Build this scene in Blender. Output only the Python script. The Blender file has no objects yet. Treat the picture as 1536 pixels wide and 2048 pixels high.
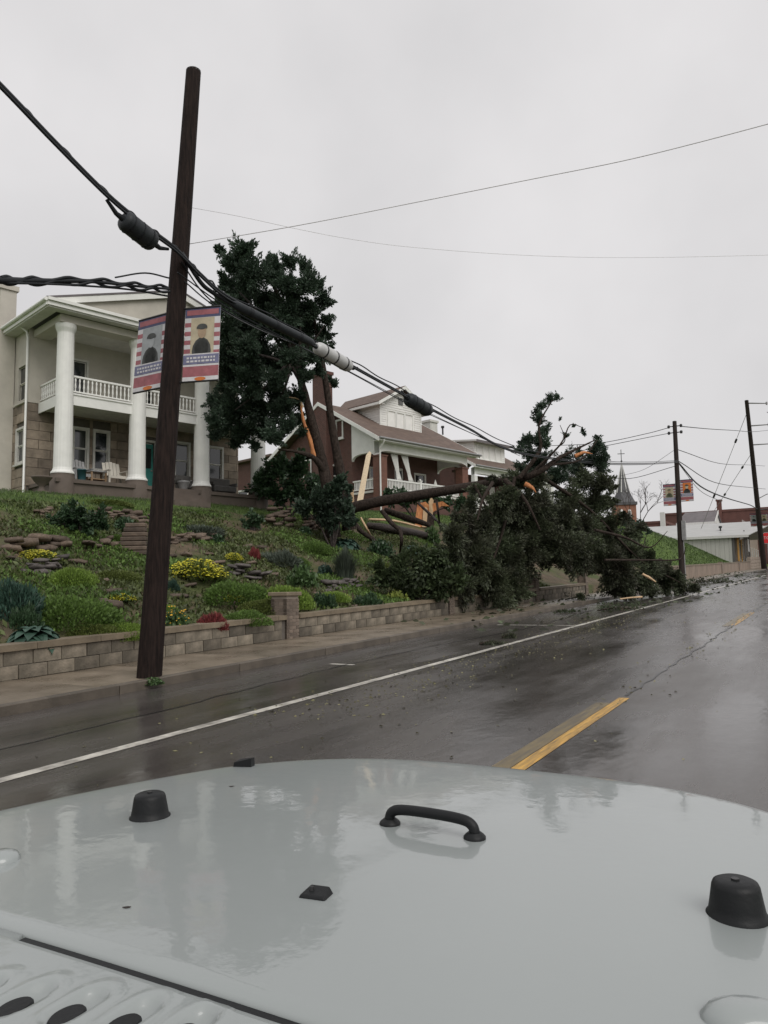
import bpy, math, random
import numpy as np
from mathutils import Vector, Matrix, Euler
R = math.radians
C = bpy.context.scene.collection
scene = bpy.context.scene
random.seed(7)

# ------------------------------------------------------------------ camera
CAM = np.array([0.0, 0.0, 1.6])
FPX, CX, CY = 1538.0, 768.0, 1024.0
YAW, PITCH, ROLL = math.atan((1670 - 768) / FPX), R(5.7), R(1.0)
_f0 = np.array([-math.sin(YAW), math.cos(YAW), 0]); _r0 = np.array([math.cos(YAW), math.sin(YAW), 0]); _u0 = np.array([0, 0, 1.0])
FW = _f0 * math.cos(PITCH) + _u0 * math.sin(PITCH); _u1 = _u0 * math.cos(PITCH) - _f0 * math.sin(PITCH)
RT = _r0 * math.cos(ROLL) - _u1 * math.sin(ROLL); UP = _u1 * math.cos(ROLL) + _r0 * math.sin(ROLL)
cd = bpy.data.cameras.new('camera'); cam = bpy.data.objects.new('camera', cd); C.objects.link(cam)
cam.matrix_world = Matrix(((RT[0], UP[0], -FW[0], 0), (RT[1], UP[1], -FW[1], 0), (RT[2], UP[2], -FW[2], 1.6), (0, 0, 0, 1)))
cd.sensor_fit = 'VERTICAL'; cd.sensor_height = 36.0; cd.sensor_width = 27.0; cd.lens = 36.0 * FPX / 2048.0
cd.clip_start = 0.05; cd.clip_end = 6000
scene.camera = cam

# ------------------------------------------------------------------ overcast sky and sun
world = bpy.data.worlds.new("World"); scene.world = world; world.use_nodes = True
nt = world.node_tree; nt.nodes.clear()
SUN_EL, SUN_AZ = R(46), R(118)
sky = nt.nodes.new('ShaderNodeTexSky'); sky.sky_type = 'NISHITA'; sky.sun_disc = False
sky.sun_elevation = SUN_EL; sky.sun_rotation = SUN_AZ; sky.dust_density = 4.0
b1 = nt.nodes.new('ShaderNodeBackground'); b1.inputs[1].default_value = 0.08
nt.links.new(sky.outputs[0], b1.inputs[0])
tc = nt.nodes.new('ShaderNodeTexCoord'); nz = nt.nodes.new('ShaderNodeTexNoise')
nz.inputs['Scale'].default_value = 2.3; nz.inputs['Detail'].default_value = 5.0; nz.inputs['Roughness'].default_value = 0.5
nt.links.new(tc.outputs['Generated'], nz.inputs['Vector'])
cr = nt.nodes.new('ShaderNodeValToRGB'); cr.color_ramp.elements[0].position = 0.3; cr.color_ramp.elements[1].position = 0.72
cr.color_ramp.elements[0].color = (0.68, 0.668, 0.672, 1); cr.color_ramp.elements[1].color = (0.86, 0.84, 0.842, 1)
nt.links.new(nz.outputs['Fac'], cr.inputs[0])
b2 = nt.nodes.new('ShaderNodeBackground'); b2.inputs[1].default_value = 1.0
nt.links.new(cr.outputs[0], b2.inputs[0])
mx = nt.nodes.new('ShaderNodeMixShader'); mx.inputs[0].default_value = 0.93
nt.links.new(b1.outputs[0], mx.inputs[1]); nt.links.new(b2.outputs[0], mx.inputs[2])
wo = nt.nodes.new('ShaderNodeOutputWorld'); nt.links.new(mx.outputs[0], wo.inputs[0])
sl = bpy.data.lights.new('sun', 'SUN'); sl.energy = 1.5; sl.angle = R(40); sl.color = (1.0, 0.97, 0.93)
so = bpy.data.objects.new('sun', sl); C.objects.link(so)
sd = Vector((math.sin(SUN_AZ) * math.cos(SUN_EL), math.cos(SUN_AZ) * math.cos(SUN_EL), math.sin(SUN_EL)))
so.rotation_euler = (-sd).to_track_quat('-Z', 'Y').to_euler()
scene.view_settings.view_transform = 'Standard'; scene.view_settings.look = 'None'
scene.view_settings.gamma = 1.0; scene.view_settings.exposure = 0.0; scene.view_settings.use_curve_mapping = False

# ------------------------------------------------------------------ survey helpers (bearing of a feature -> a place in the world)
def ray(px, py): return FW + RT * (px - CX) / FPX - UP * (py - CY) / FPX
def at(px, py, D): return CAM + ray(px, py) * D
def on_x(px, py, X):
    d = ray(px, py); return CAM + d * (X / d[0])
def sstep(a, b, x):
    t = min(1.0, max(0.0, (x - a) / (b - a))); return t * t * (3 - 2 * t)
GR = 0.0275
def zroad(y):
    y = max(y, -60.0)
    return GR * y if y < 160 else GR * 160 + GR * 60 * (1 - math.exp(-(y - 160) / 60.0))
XW = -10.85                         # face of the low retaining wall
def plateau(y):
    pts = [(-60, 4.0), (0, 4.2), (20, 4.42), (42, 4.95), (58, 5.5), (74, 5.0), (86, 4.35), (100, 3.75), (112, 2.9), (122, 1.3), (130, 0.4), (3000, 0.4)]
    for (a, b), (c, d) in zip(pts, pts[1:]):
        if y <= c: return b + (d - b) * max(0, (y - a)) / (c - a)
    return 0.4
def hgt(x, y):
    z = zroad(y)
    if x > XW - 0.12: return z - 0.08
    d = XW - 0.12 - x
    w0 = 0.5 if y < 76 else 0.5
    p = plateau(y)
    t = min(1.0, d / (11.5 - 6.3 * sstep(62, 78, y)))
    prof = 0.75 * t + 0.25 * (t * t * (3 - 2 * t))
    bump = 0.10 * math.sin(x * 1.9 + y * 0.7) + 0.07 * math.sin(y * 1.7 - x * 0.6)
    bump *= sstep(0.2, 1.5, d) * (1 - sstep(8, 11, d)) * (1 - sstep(58, 70, y))
    h = z + w0 + (p + 0.13 - w0) * prof + bump
    if d > 11.5: h += 0.03 * min(d - 11.5, 25)
    return h
def ground_hit(px, py, d0=8.0, d1=140.0):
    r = ray(px, py); D = d0
    while D < d1:
        p = CAM + r * D
        if p[2] < hgt(p[0], p[1]): return p - np.array([0, 0, p[2] - hgt(p[0], p[1])])
        D += 0.05
    return CAM + r * d1
def depth_of(p): return float((np.array(p) - CAM) @ FW)

# ------------------------------------------------------------------ object helpers
def tag(o, label=None, cat=None, group=None, kind=None):
    if label: o['label'] = label
    if cat: o['category'] = cat
    if group: o['group'] = group
    if kind: o['kind'] = kind
    return o
def thing(name, label, cat, loc=(0, 0, 0), rz=0.0, group=None):
    o = bpy.data.objects.new(name, None); C.objects.link(o); o.location = loc; o.rotation_euler = (0, 0, rz); o.empty_display_size = 0.2
    return tag(o, label, cat, group)
def link_mesh(name, me, parent=None, loc=None, rot=None, scale=None):
    o = bpy.data.objects.new(name, me); C.objects.link(o)
    if parent is not None: o.parent = parent
    if loc is not None: o.location = loc
    if rot is not None: o.rotation_euler = rot
    if scale is not None: o.scale = scale
    return o
def fast_mesh(name, verts, quads=None, tris=None, mats=(), smooth=False):
    me = bpy.data.meshes.new(name); verts = np.asarray(verts, dtype=np.float32)
    me.vertices.add(len(verts)); me.vertices.foreach_set('co', verts.ravel())
    fs = []; n4 = 0 if quads is None else len(quads); n3 = 0 if tris is None else len(tris)
    idx = np.concatenate([np.asarray(a, dtype=np.int32).ravel() for a in (quads, tris) if a is not None and len(a)])
    me.loops.add(len(idx)); me.loops.foreach_set('vertex_index', idx)
    me.polygons.add(n4 + n3)
    st = np.concatenate([np.arange(n4) * 4, n4 * 4 + np.arange(n3) * 3]).astype(np.int32)
    me.polygons.foreach_set('loop_start', st)
    me.polygons.foreach_set('loop_total', np.concatenate([np.full(n4, 4), np.full(n3, 3)]).astype(np.int32))
    if smooth: me.polygons.foreach_set('use_smooth', np.ones(n4 + n3, dtype=bool))
    for m in mats: me.materials.append(m)
    me.update(calc_edges=True); return me
class MB:
    """collects boxes, prisms, tubes and lathes; build() links them as one mesh object"""
    def __init__(s): s.v = []; s.f = []; s.sm = []
    def add(s, vs, fs, smooth=False):
        n = len(s.v); s.v += [tuple(map(float, p)) for p in vs]; s.f += [tuple(i + n for i in f) for f in fs]; s.sm += [smooth] * len(fs); return s
    def box(s, x0, y0, z0, x1, y1, z1):
        if x0 > x1: x0, x1 = x1, x0
        if y0 > y1: y0, y1 = y1, y0
        if z0 > z1: z0, z1 = z1, z0
        return s.add([(x0, y0, z0), (x1, y0, z0), (x1, y1, z0), (x0, y1, z0), (x0, y0, z1), (x1, y0, z1), (x1, y1, z1), (x0, y1, z1)],
                     [(0, 3, 2, 1), (4, 5, 6, 7), (0, 1, 5, 4), (1, 2, 6, 5), (2, 3, 7, 6), (3, 0, 4, 7)])
    def prism(s, poly, d):
        """polygon of 3D points extruded along the vector d"""
        n = len(poly); d = np.array(d, float); a = [np.array(p, float) for p in poly]; b = [p + d for p in a]
        return s.add(a + b, [tuple(range(n))[::-1], tuple(range(n, 2 * n))] + [(i, (i + 1) % n, n + (i + 1) % n, n + i) for i in range(n)])
    def tube(s, pts, rad, seg=8, cap=True, jit=0.0):
        pts = [np.array(p, float) for p in pts]; n = len(pts)
        rs = rad if hasattr(rad, '__len__') else [rad] * n
        base = len(s.v); vs = []; prev = None
        for i, p in enumerate(pts):
            t = pts[min(i + 1, n - 1)] - pts[max(i - 1, 0)]; t = t / (np.linalg.norm(t) + 1e-9)
            if prev is None:
                a = np.array([0, 0, 1.0]) if abs(t[2]) < 0.9 else np.array([1.0, 0, 0])
                prev = np.cross(t, a); prev /= np.linalg.norm(prev)
            prev = prev - t * (prev @ t); prev /= (np.linalg.norm(prev) + 1e-9); q = np.cross(t, prev)
            for k in range(seg):
                w = 2 * math.pi * k / seg; r = rs[i] * (1 + (random.uniform(-jit, jit) if jit else 0))
                vs.append(p + (prev * math.cos(w) + q * math.sin(w)) * r)
        fs = [(i * seg + k, i * seg + (k + 1) % seg, (i + 1) * seg + (k + 1) % seg, (i + 1) * seg + k) for i in range(n - 1) for k in range(seg)]
        s.add(vs, fs, True)
        if cap: s.add([vs[k] for k in range(seg)][::-1], [tuple(range(seg))]); s.add([vs[(n - 1) * seg + k] for k in range(seg)], [tuple(range(seg))])
        return s
    def lathe(s, prof, c=(0, 0, 0), seg=20, flute=0.0):
        vs = []
        for (r, z) in prof:
            for k in range(seg):
                w = 2 * math.pi * k / seg; rr = r * (1 - (flute if k % 2 else 0)); vs.append((c[0] + rr * math.cos(w), c[1] + rr * math.sin(w), c[2] + z))
        n = len(prof)
        s.add(vs, [(i * seg + k, i * seg + (k + 1) % seg, (i + 1) * seg + (k + 1) % seg, (i + 1) * seg + k) for i in range(n - 1) for k in range(seg)], flute == 0)
        s.add([vs[k] for k in range(seg)][::-1], [tuple(range(seg))]); s.add([vs[(n - 1) * seg + k] for k in range(seg)], [tuple(range(seg))]); return s
    def mesh(s, name, mats):
        me = bpy.data.meshes.new(name); me.from_pydata(s.v, [], s.f)
        for m in (mats if isinstance(mats, (list, tuple)) else [mats]): me.materials.append(m)
        if any(s.sm): me.polygons.foreach_set('use_smooth', s.sm)
        me.update(); return me
    def build(s, name, mats, parent=None, loc=None, rot=None): return link_mesh(name, s.mesh(name, mats), parent, loc, rot)
def bevel(o, w=0.01, seg=1):
    m = o.modifiers.new('bevel', 'BEVEL'); m.width = w; m.segments = seg; m.limit_method = 'ANGLE'; return o

# ------------------------------------------------------------------ materials
def mat(name, col, rough=0.6, var=0.25, scale=6.0, bump=0.0, bscale=40.0, spec=0.5, coat=0.0, island=0.0, objrand=0.0, col2=None, metal=0.0, stretch=None, wet=0.0, trans=0.0, brick=None):
    m = bpy.data.materials.new(name); m.use_nodes = True; t = m.node_tree; N = t.nodes; L = t.links
    p = N['Principled BSDF']; p.inputs['Roughness'].default_value = rough; p.inputs['Specular IOR Level'].default_value = spec
    p.inputs['Metallic'].default_value = metal; p.inputs['Coat Weight'].default_value = coat; p.inputs['Coat Roughness'].default_value = 0.04
    tc = N.new('ShaderNodeTexCoord'); mp = N.new('ShaderNodeMapping'); L.new(tc.outputs['Object'], mp.inputs[0])
    if stretch: mp.inputs['Scale'].default_value = stretch
    nz = N.new('ShaderNodeTexNoise'); nz.inputs['Scale'].default_value = scale; nz.inputs['Detail'].default_value = 6; nz.inputs['Roughness'].default_value = 0.62
    L.new(mp.outputs[0], nz.inputs['Vector'])
    c2 = col2 or tuple(c * (1 - var) for c in col)
    rp = N.new('ShaderNodeValToRGB'); rp.color_ramp.elements[0].position = 0.32; rp.color_ramp.elements[1].position = 0.68
    hi = tuple(min(1, c * (1 + var * 0.5)) for c in col)
    rp.color_ramp.elements[0].color = (*c2, 1); rp.color_ramp.elements[1].color = (*hi, 1); L.new(nz.outputs['Fac'], rp.inputs[0])
    out = rp.outputs[0]
    if brick:
        bw, bh, ms, mort = brick
        bt = N.new('ShaderNodeTexBrick'); bt.inputs['Scale'].default_value = 1.0; bt.inputs['Brick Width'].default_value = bw; bt.inputs['Row Height'].default_value = bh
        bt.inputs['Mortar Size'].default_value = ms; bt.inputs['Mortar'].default_value = (*mort, 1); bt.inputs['Bias'].default_value = 0.0
        sx = N.new('ShaderNodeSeparateXYZ'); L.new(tc.outputs['Object'], sx.inputs[0])
        ad = N.new('ShaderNodeMath'); ad.operation = 'ADD'; L.new(sx.outputs[0], ad.inputs[0]); L.new(sx.outputs[1], ad.inputs[1])
        cx = N.new('ShaderNodeCombineXYZ'); L.new(ad.outputs[0], cx.inputs[0]); L.new(sx.outputs[2], cx.inputs[1]); L.new(cx.outputs[0], bt.inputs['Vector'])
        L.new(out, bt.inputs['Color1'])
        dk = N.new('ShaderNodeMix'); dk.data_type = 'RGBA'; dk.blend_type = 'MULTIPLY'; dk.inputs[0].default_value = 1.0; dk.inputs[7].default_value = (0.72, 0.7, 0.7, 1); L.new(out, dk.inputs[6])
        L.new(dk.outputs[2], bt.inputs['Color2']); out = bt.outputs[0]
    def vary(sock, amt, out):
        ma = N.new('ShaderNodeMapRange'); ma.inputs['To Min'].default_value = 1 - amt; ma.inputs['To Max'].default_value = 1 + amt; L.new(sock, ma.inputs[0])
        mm = N.new('ShaderNodeMix'); mm.data_type = 'RGBA'; mm.blend_type = 'MULTIPLY'; mm.inputs[0].default_value = 1.0
        L.new(out, mm.inputs[6]); L.new(ma.outputs[0], mm.inputs[7]); return mm.outputs[2]
    if island: g = N.new('ShaderNodeNewGeometry'); out = vary(g.outputs['Random Per Island'], island, out)
    if objrand: oi = N.new('ShaderNodeObjectInfo'); out = vary(oi.outputs['Random'], objrand, out)
    L.new(out, p.inputs['Base Color'])
    if wet:
        mr = N.new('ShaderNodeMapRange'); mr.inputs['To Min'].default_value = rough - wet; mr.inputs['To Max'].default_value = rough + wet * 0.6
        mr.inputs['From Min'].default_value = 0.35; mr.inputs['From Max'].default_value = 0.65; L.new(nz.outputs['Fac'], mr.inputs[0]); L.new(mr.outputs[0], p.inputs['Roughness'])
    if bump:
        n2 = N.new('ShaderNodeTexNoise'); n2.inputs['Scale'].default_value = bscale; n2.inputs['Detail'].default_value = 4; L.new(mp.outputs[0], n2.inputs['Vector'])
        bp = N.new('ShaderNodeBump'); bp.inputs['Strength'].default_value = bump; bp.inputs['Distance'].default_value = 0.07 if 'bark' in name else 0.02; L.new(n2.outputs['Fac'], bp.inputs['Height']); L.new(bp.outputs[0], p.inputs['Normal'])
    if trans:
        tr = N.new('ShaderNodeBsdfTranslucent'); L.new(out, tr.inputs[0]); ms = N.new('ShaderNodeMixShader'); ms.inputs[0].default_value = trans
        L.new(p.outputs[0], ms.inputs[1]); L.new(tr.outputs[0], ms.inputs[2]); L.new(ms.outputs[0], N['Material Output'].inputs[0])
    return m
M = {}
M['stucco'] = mat('cream_stucco', (0.52, 0.49, 0.43), 0.85, 0.12, 1.5, 0.15, 60)
M['white'] = mat('white_paint', (0.8, 0.8, 0.765), 0.5, 0.08, 2.0)
M['offwhite'] = mat('weathered_white_paint', (0.62, 0.61, 0.57), 0.55, 0.16, 3.0)
M['bstone'] = mat('brown_limestone', (0.27, 0.22, 0.17), 0.8, 0.35, 3.0, 0.4, 18, objrand=0.3)
M['mortar'] = mat('dark_mortar', (0.12, 0.105, 0.09), 0.9, 0.2)
M['plinth'] = mat('brown_porch_plaster', (0.12, 0.095, 0.078), 0.8, 0.2, 2.0, 0.2, 20)
M['glass'] = mat('dark_window_glass', (0.02, 0.024, 0.026), 0.06, 0.3, 1.0, spec=0.9)
M['veiledglass'] = mat('window_glass_with_net_curtain', (0.24, 0.24, 0.235), 0.12, 0.3, 3.0, spec=0.7)
M['teal'] = mat('teal_door_paint', (0.03, 0.22, 0.19), 0.4, 0.15)
M['tealbin'] = mat('dark_teal_plastic', (0.02, 0.07, 0.085), 0.4, 0.2)
M['greyroof'] = mat('light_grey_metal_roof', (0.42, 0.42, 0.41), 0.45, 0.15, 0.6, stretch=(1, 6, 1))
M['shingle'] = mat('brown_asphalt_shingle', (0.165, 0.115, 0.09), 0.8, 0.3, 2.0, 0.3, 30, brick=(0.32, 0.07, 0.006, (0.09, 0.065, 0.055)))
M['brick'] = mat('red_brick', (0.10, 0.038, 0.029), 0.8, 0.3, 4.0, 0.2, 30, brick=(0.21, 0.075, 0.008, (0.16, 0.11, 0.09)))
M['pillarbrick'] = mat('orange_red_brick', (0.19, 0.075, 0.05), 0.8, 0.25, 4.0, 0.2, 30, brick=(0.21, 0.075, 0.008, (0.2, 0.13, 0.1)))
M['farbrick'] = mat('far_brown_brick', (0.125, 0.055, 0.045), 0.85, 0.25, 0.6)
M['churchbrick'] = mat('church_orange_brick', (0.28, 0.13, 0.085), 0.85, 0.25, 0.6)
M['slate'] = mat('grey_slate_spire', (0.085, 0.085, 0.09), 0.6, 0.25, 0.8)
M['siding'] = mat('white_clapboard', (0.8, 0.79, 0.76), 0.55, 0.08, 2.0, objrand=0.06)
M['curtain'] = mat('pale_net_curtain', (0.30, 0.30, 0.295), 0.8, 0.2, 8.0)
M['vent'] = mat('dark_vent', (0.12, 0.115, 0.11), 0.7)
M['pole'] = mat('wet_brown_pole_wood', (0.026, 0.017, 0.0145), 0.75, 0.45, 5.0, 0.6, 22, spec=0.12, stretch=(6, 6, 0.5), col2=(0.008, 0.006, 0.0055))
M['pole2'] = mat('grey_brown_pole_wood', (0.04, 0.031, 0.028), 0.75, 0.35, 4.0, 0.3, 10, spec=0.15, stretch=(4, 4, 0.4))
M['cable'] = mat('black_cable', (0.016, 0.018, 0.021), 0.5, 0.2, spec=0.25)
M['palecable'] = mat('pale_grey_cable', (0.72, 0.71, 0.72), 0.4, 0.1)
M['greycase'] = mat('silver_splice_case', (0.5, 0.5, 0.5), 0.4, 0.15, 3.0)
M['darkcase'] = mat('black_splice_case', (0.022, 0.026, 0.03), 0.5, 0.3, spec=0.3)
M['bark'] = mat('red_cedar_bark', (0.052, 0.039, 0.032), 0.85, 0.6, 5.0, 0.9, 9, spec=0.15, stretch=(3, 3, 1.2))
M['bark2'] = mat('dark_wet_bark', (0.035, 0.025, 0.021), 0.7, 0.5, 5.0, 0.7, 14)
M['rawwood'] = mat('fresh_split_wood', (0.62, 0.27, 0.10), 0.7, 0.3, 5.0, 0.4, 20, col2=(0.34, 0.11, 0.04), stretch=(4, 4, 0.6))
M['palewood'] = mat('pale_torn_wood', (0.60, 0.42, 0.25), 0.7, 0.25, 5.0, 0.3, 20, stretch=(4, 4, 0.6))
M['cedar'] = mat('cedar_foliage', (0.052, 0.085, 0.054), 0.6, 0.45, 0.9, island=0.5, trans=0.28)
M['cedar2'] = mat('fallen_cedar_foliage', (0.074, 0.096, 0.050), 0.6, 0.5, 0.8, island=0.55, trans=0.28, col2=(0.046, 0.042, 0.029))
M['yew'] = mat('dark_yew_foliage', (0.062, 0.09, 0.038), 0.6, 0.45, 1.5, island=0.5, trans=0.28)
M['leaf'] = mat('mid_green_leaf', (0.075, 0.135, 0.045), 0.5, 0.4, 3.0, island=0.4, trans=0.2)
M['darkleaf'] = mat('deep_green_leaf', (0.045, 0.088, 0.040), 0.45, 0.4, 3.0, island=0.4, trans=0.15)
M['mound'] = mat('phlox_green', (0.105, 0.18, 0.035), 0.7, 0.35, 4.0, island=0.35, trans=0.2)
M['mound2'] = mat('olive_green', (0.125, 0.16, 0.036), 0.7, 0.35, 4.0, island=0.35, trans=0.2)
M['bright'] = mat('bright_green', (0.19, 0.29, 0.05), 0.6, 0.3, 4.0, island=0.3, trans=0.2)
M['yellow'] = mat('yellow_flower', (0.50, 0.47, 0.03), 0.6, 0.35, 6.0, island=0.3)
M['gold'] = mat('golden_flower', (0.62, 0.36, 0.02), 0.6, 0.2, 6.0, island=0.2)
M['lime'] = mat('lime_leaf', (0.30, 0.36, 0.08), 0.5, 0.3, 6.0, island=0.3, trans=0.2)
M['blue'] = mat('blue_green_leaf', (0.045, 0.095, 0.068), 0.5, 0.35, 3.0, island=0.35, objrand=0.15, trans=0.15)
M['greygreen'] = mat('grey_green_leaf', (0.075, 0.095, 0.07), 0.7, 0.3, 4.0, island=0.35)
M['red'] = mat('red_maple_leaf', (0.20, 0.038, 0.038), 0.6, 0.35, 5.0, island=0.35, trans=0.15)
M['rock'] = mat('tan_field_stone', (0.135, 0.10, 0.075), 0.8, 0.4, 5.0, 0.5, 14, objrand=0.35)
M['darkrock'] = mat('dark_slate_stone', (0.11, 0.095, 0.088), 0.7, 0.4, 5.0, 0.5, 14, objrand=0.35)
M['block'] = mat('concrete_block', (0.205, 0.175, 0.135), 0.7, 0.45, 2.6, 0.5, 30, objrand=0.42, col2=(0.065, 0.058, 0.042))
M['cap'] = mat('tan_cap_stone', (0.20, 0.16, 0.11), 0.6, 0.35, 2.0, 0.3, 30, objrand=0.12)
M['pierbrick'] = mat('grey_brown_brick', (0.185, 0.145, 0.115), 0.75, 0.3, 3.0, 0.4, 30, objrand=0.25)
M['pierjoint'] = mat('pale_brick_mortar', (0.34, 0.29, 0.24), 0.85, 0.15)
M['walk'] = mat('wet_concrete', (0.19, 0.155, 0.115), 0.42, 0.3, 1.2, 0.15, 40, objrand=0.16, wet=0.2, spec=0.4)
M['kerb'] = mat('wet_dark_kerb', (0.12, 0.10, 0.078), 0.5, 0.4, 2.0, 0.2, 30, objrand=0.15)
M['line'] = mat('white_road_paint', (0.58, 0.56, 0.50), 0.4, 0.35, 4.0, 0.2, 60, col2=(0.20, 0.185, 0.165))
M['yline'] = mat('yellow_road_paint', (0.58, 0.33, 0.055), 0.4, 0.3, 7.0, 0.2, 60, col2=(0.20, 0.12, 0.035), stretch=(6, 0.4, 1))
M['yghost'] = mat('worn_yellow_paint', (0.17, 0.125, 0.05), 0.35, 0.4, 7.0, 0.2, 60, col2=(0.08, 0.065, 0.045), stretch=(4, 0.4, 1))
M['tar'] = mat('tar_sealed_crack', (0.018, 0.017, 0.017), 0.3, 0.3)
M['paint'] = mat('pale_grey_car_paint', (0.285, 0.31, 0.306), 0.4, 0.04, 1.0, coat=0.75)
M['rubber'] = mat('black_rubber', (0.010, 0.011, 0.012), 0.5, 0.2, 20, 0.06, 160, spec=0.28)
M['black'] = mat('black_plastic', (0.02, 0.02, 0.021), 0.4, 0.2)
M['chrome'] = mat('headlight_glass', (0.6, 0.62, 0.65), 0.1, 0.1, metal=0.7)
M['rail'] = mat('grey_metal', (0.3, 0.3, 0.3), 0.45, 0.2, metal=0.3)
M['sandstone'] = mat('tan_sandstone', (0.30, 0.245, 0.20), 0.85, 0.25, 1.2, 0.2, 20)
M['ochrewall'] = mat('ochre_wall', (0.58, 0.32, 0.07), 0.7, 0.2, 2.0)
M['metalwall'] = mat('pale_metal_siding', (0.48, 0.475, 0.44), 0.5, 0.12, 0.8, stretch=(5, 5, 0.3))
M['farwhite'] = mat('far_white_trim', (0.62, 0.61, 0.59), 0.6, 0.1)
M['farroof'] = mat('far_grey_shingle', (0.15, 0.135, 0.14), 0.8, 0.2, 1.0)
M['stopred'] = mat('red_sign_paint', (0.75, 0.03, 0.035), 0.4, 0.1)
M['concrete'] = mat('old_concrete_wall', (0.27, 0.21, 0.165), 0.8, 0.35, 1.5, 0.3, 20, stretch=(1, 1, 0.4))
M['bannerblue'] = mat('banner_navy', (0.07, 0.075, 0.15), 0.6, 0.25, 9)
M['bannerlav'] = mat('banner_slate_blue', (0.17, 0.175, 0.28), 0.6, 0.25, 9)
M['bannerred'] = mat('banner_red', (0.33, 0.11, 0.125), 0.6, 0.25, 9)
M['bannerwhite'] = mat('banner_white', (0.60, 0.59, 0.60), 0.6, 0.12, 6)
M['bannertan'] = mat('banner_sepia', (0.46, 0.40, 0.28), 0.6, 0.2, 6)
M['bannergrey'] = mat('banner_photo_grey', (0.33, 0.35, 0.36), 0.6, 0.2, 6)
M['uniform'] = mat('banner_dark_uniform', (0.055, 0.058, 0.055), 0.6, 0.3, 8)
M['skin'] = mat('banner_face_tone', (0.36, 0.26, 0.17), 0.6, 0.2, 8)
M['olive'] = mat('banner_olive', (0.13, 0.14, 0.08), 0.6, 0.2, 8)
M['orange'] = mat('banner_orange', (0.60, 0.17, 0.03), 0.6, 0.2, 8)
M['wicker'] = mat('grey_wicker', (0.10, 0.095, 0.09), 0.7, 0.2)
M['tanwood'] = mat('tan_table_wood', (0.26, 0.17, 0.095), 0.6, 0.25)
M['lumber'] = mat('pale_broken_lumber', (0.62, 0.50, 0.34), 0.7, 0.2, 4, stretch=(4, 4, 0.5))
M['litter'] = mat('leaf_litter', (0.15, 0.14, 0.065), 0.6, 0.4, 3.0, island=0.6)
M['grass'] = mat('grass_blade', (0.07, 0.115, 0.028), 0.6, 0.35, 1.5, island=0.4, trans=0.2)
M['weed'] = mat('ground_cover_leaf', (0.09, 0.115, 0.036), 0.6, 0.4, 1.0, island=0.45, trans=0.15)

def ground_material():
    m = bpy.data.materials.new('ground_soil_and_turf'); m.use_nodes = True; t = m.node_tree; N = t.nodes; L = t.links; p = N['Principled BSDF']
    p.inputs['Roughness'].default_value = 0.85; p.inputs['Specular IOR Level'].default_value = 0.25
    at_ = N.new('ShaderNodeAttribute'); at_.attribute_name = 'turf'
    g = N.new('ShaderNodeNewGeometry')
    def noise(sc, det=6):
        n = N.new('ShaderNodeTexNoise'); n.inputs['Scale'].default_value = sc; n.inputs['Detail'].default_value = det; L.new(g.outputs['Position'], n.inputs['Vector']); return n
    def ramp(n, a, b, p0=0.35, p1=0.65):
        r = N.new('ShaderNodeValToRGB'); r.color_ramp.elements[0].position = p0; r.color_ramp.elements[1].position = p1
        r.color_ramp.elements[0].color = (*a, 1); r.color_ramp.elements[1].color = (*b, 1); L.new(n.outputs['Fac'], r.inputs[0]); return r.outputs[0]
    turf = ramp(noise(1.4), (0.060, 0.10, 0.022), (0.10, 0.155, 0.035))
    soil = ramp(noise(2.2), (0.075, 0.062, 0.040), (0.135, 0.10, 0.068))
    moss = ramp(noise(9), (0.05, 0.065, 0.022), (0.085, 0.10, 0.035))
    k = ramp(noise(0.8), (0, 0, 0), (1, 1, 1), 0.42, 0.60)
    a = N.new('ShaderNodeMix'); a.data_type = 'RGBA'; L.new(k, a.inputs[0]); L.new(soil, a.inputs[6]); L.new(moss, a.inputs[7])
    b = N.new('ShaderNodeMix'); b.data_type = 'RGBA'; L.new(at_.outputs['Fac'], b.inputs[0]); L.new(a.outputs[2], b.inputs[6]); L.new(turf, b.inputs[7])
    L.new(b.outputs[2], p.inputs['Base Color'])
    bp = N.new('ShaderNodeBump'); bp.inputs['Strength'].default_value = 0.7; bp.inputs['Distance'].default_value = 0.06
    L.new(noise(14).outputs['Fac'], bp.inputs['Height']); L.new(bp.outputs[0], p.inputs['Normal']); return m
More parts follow.
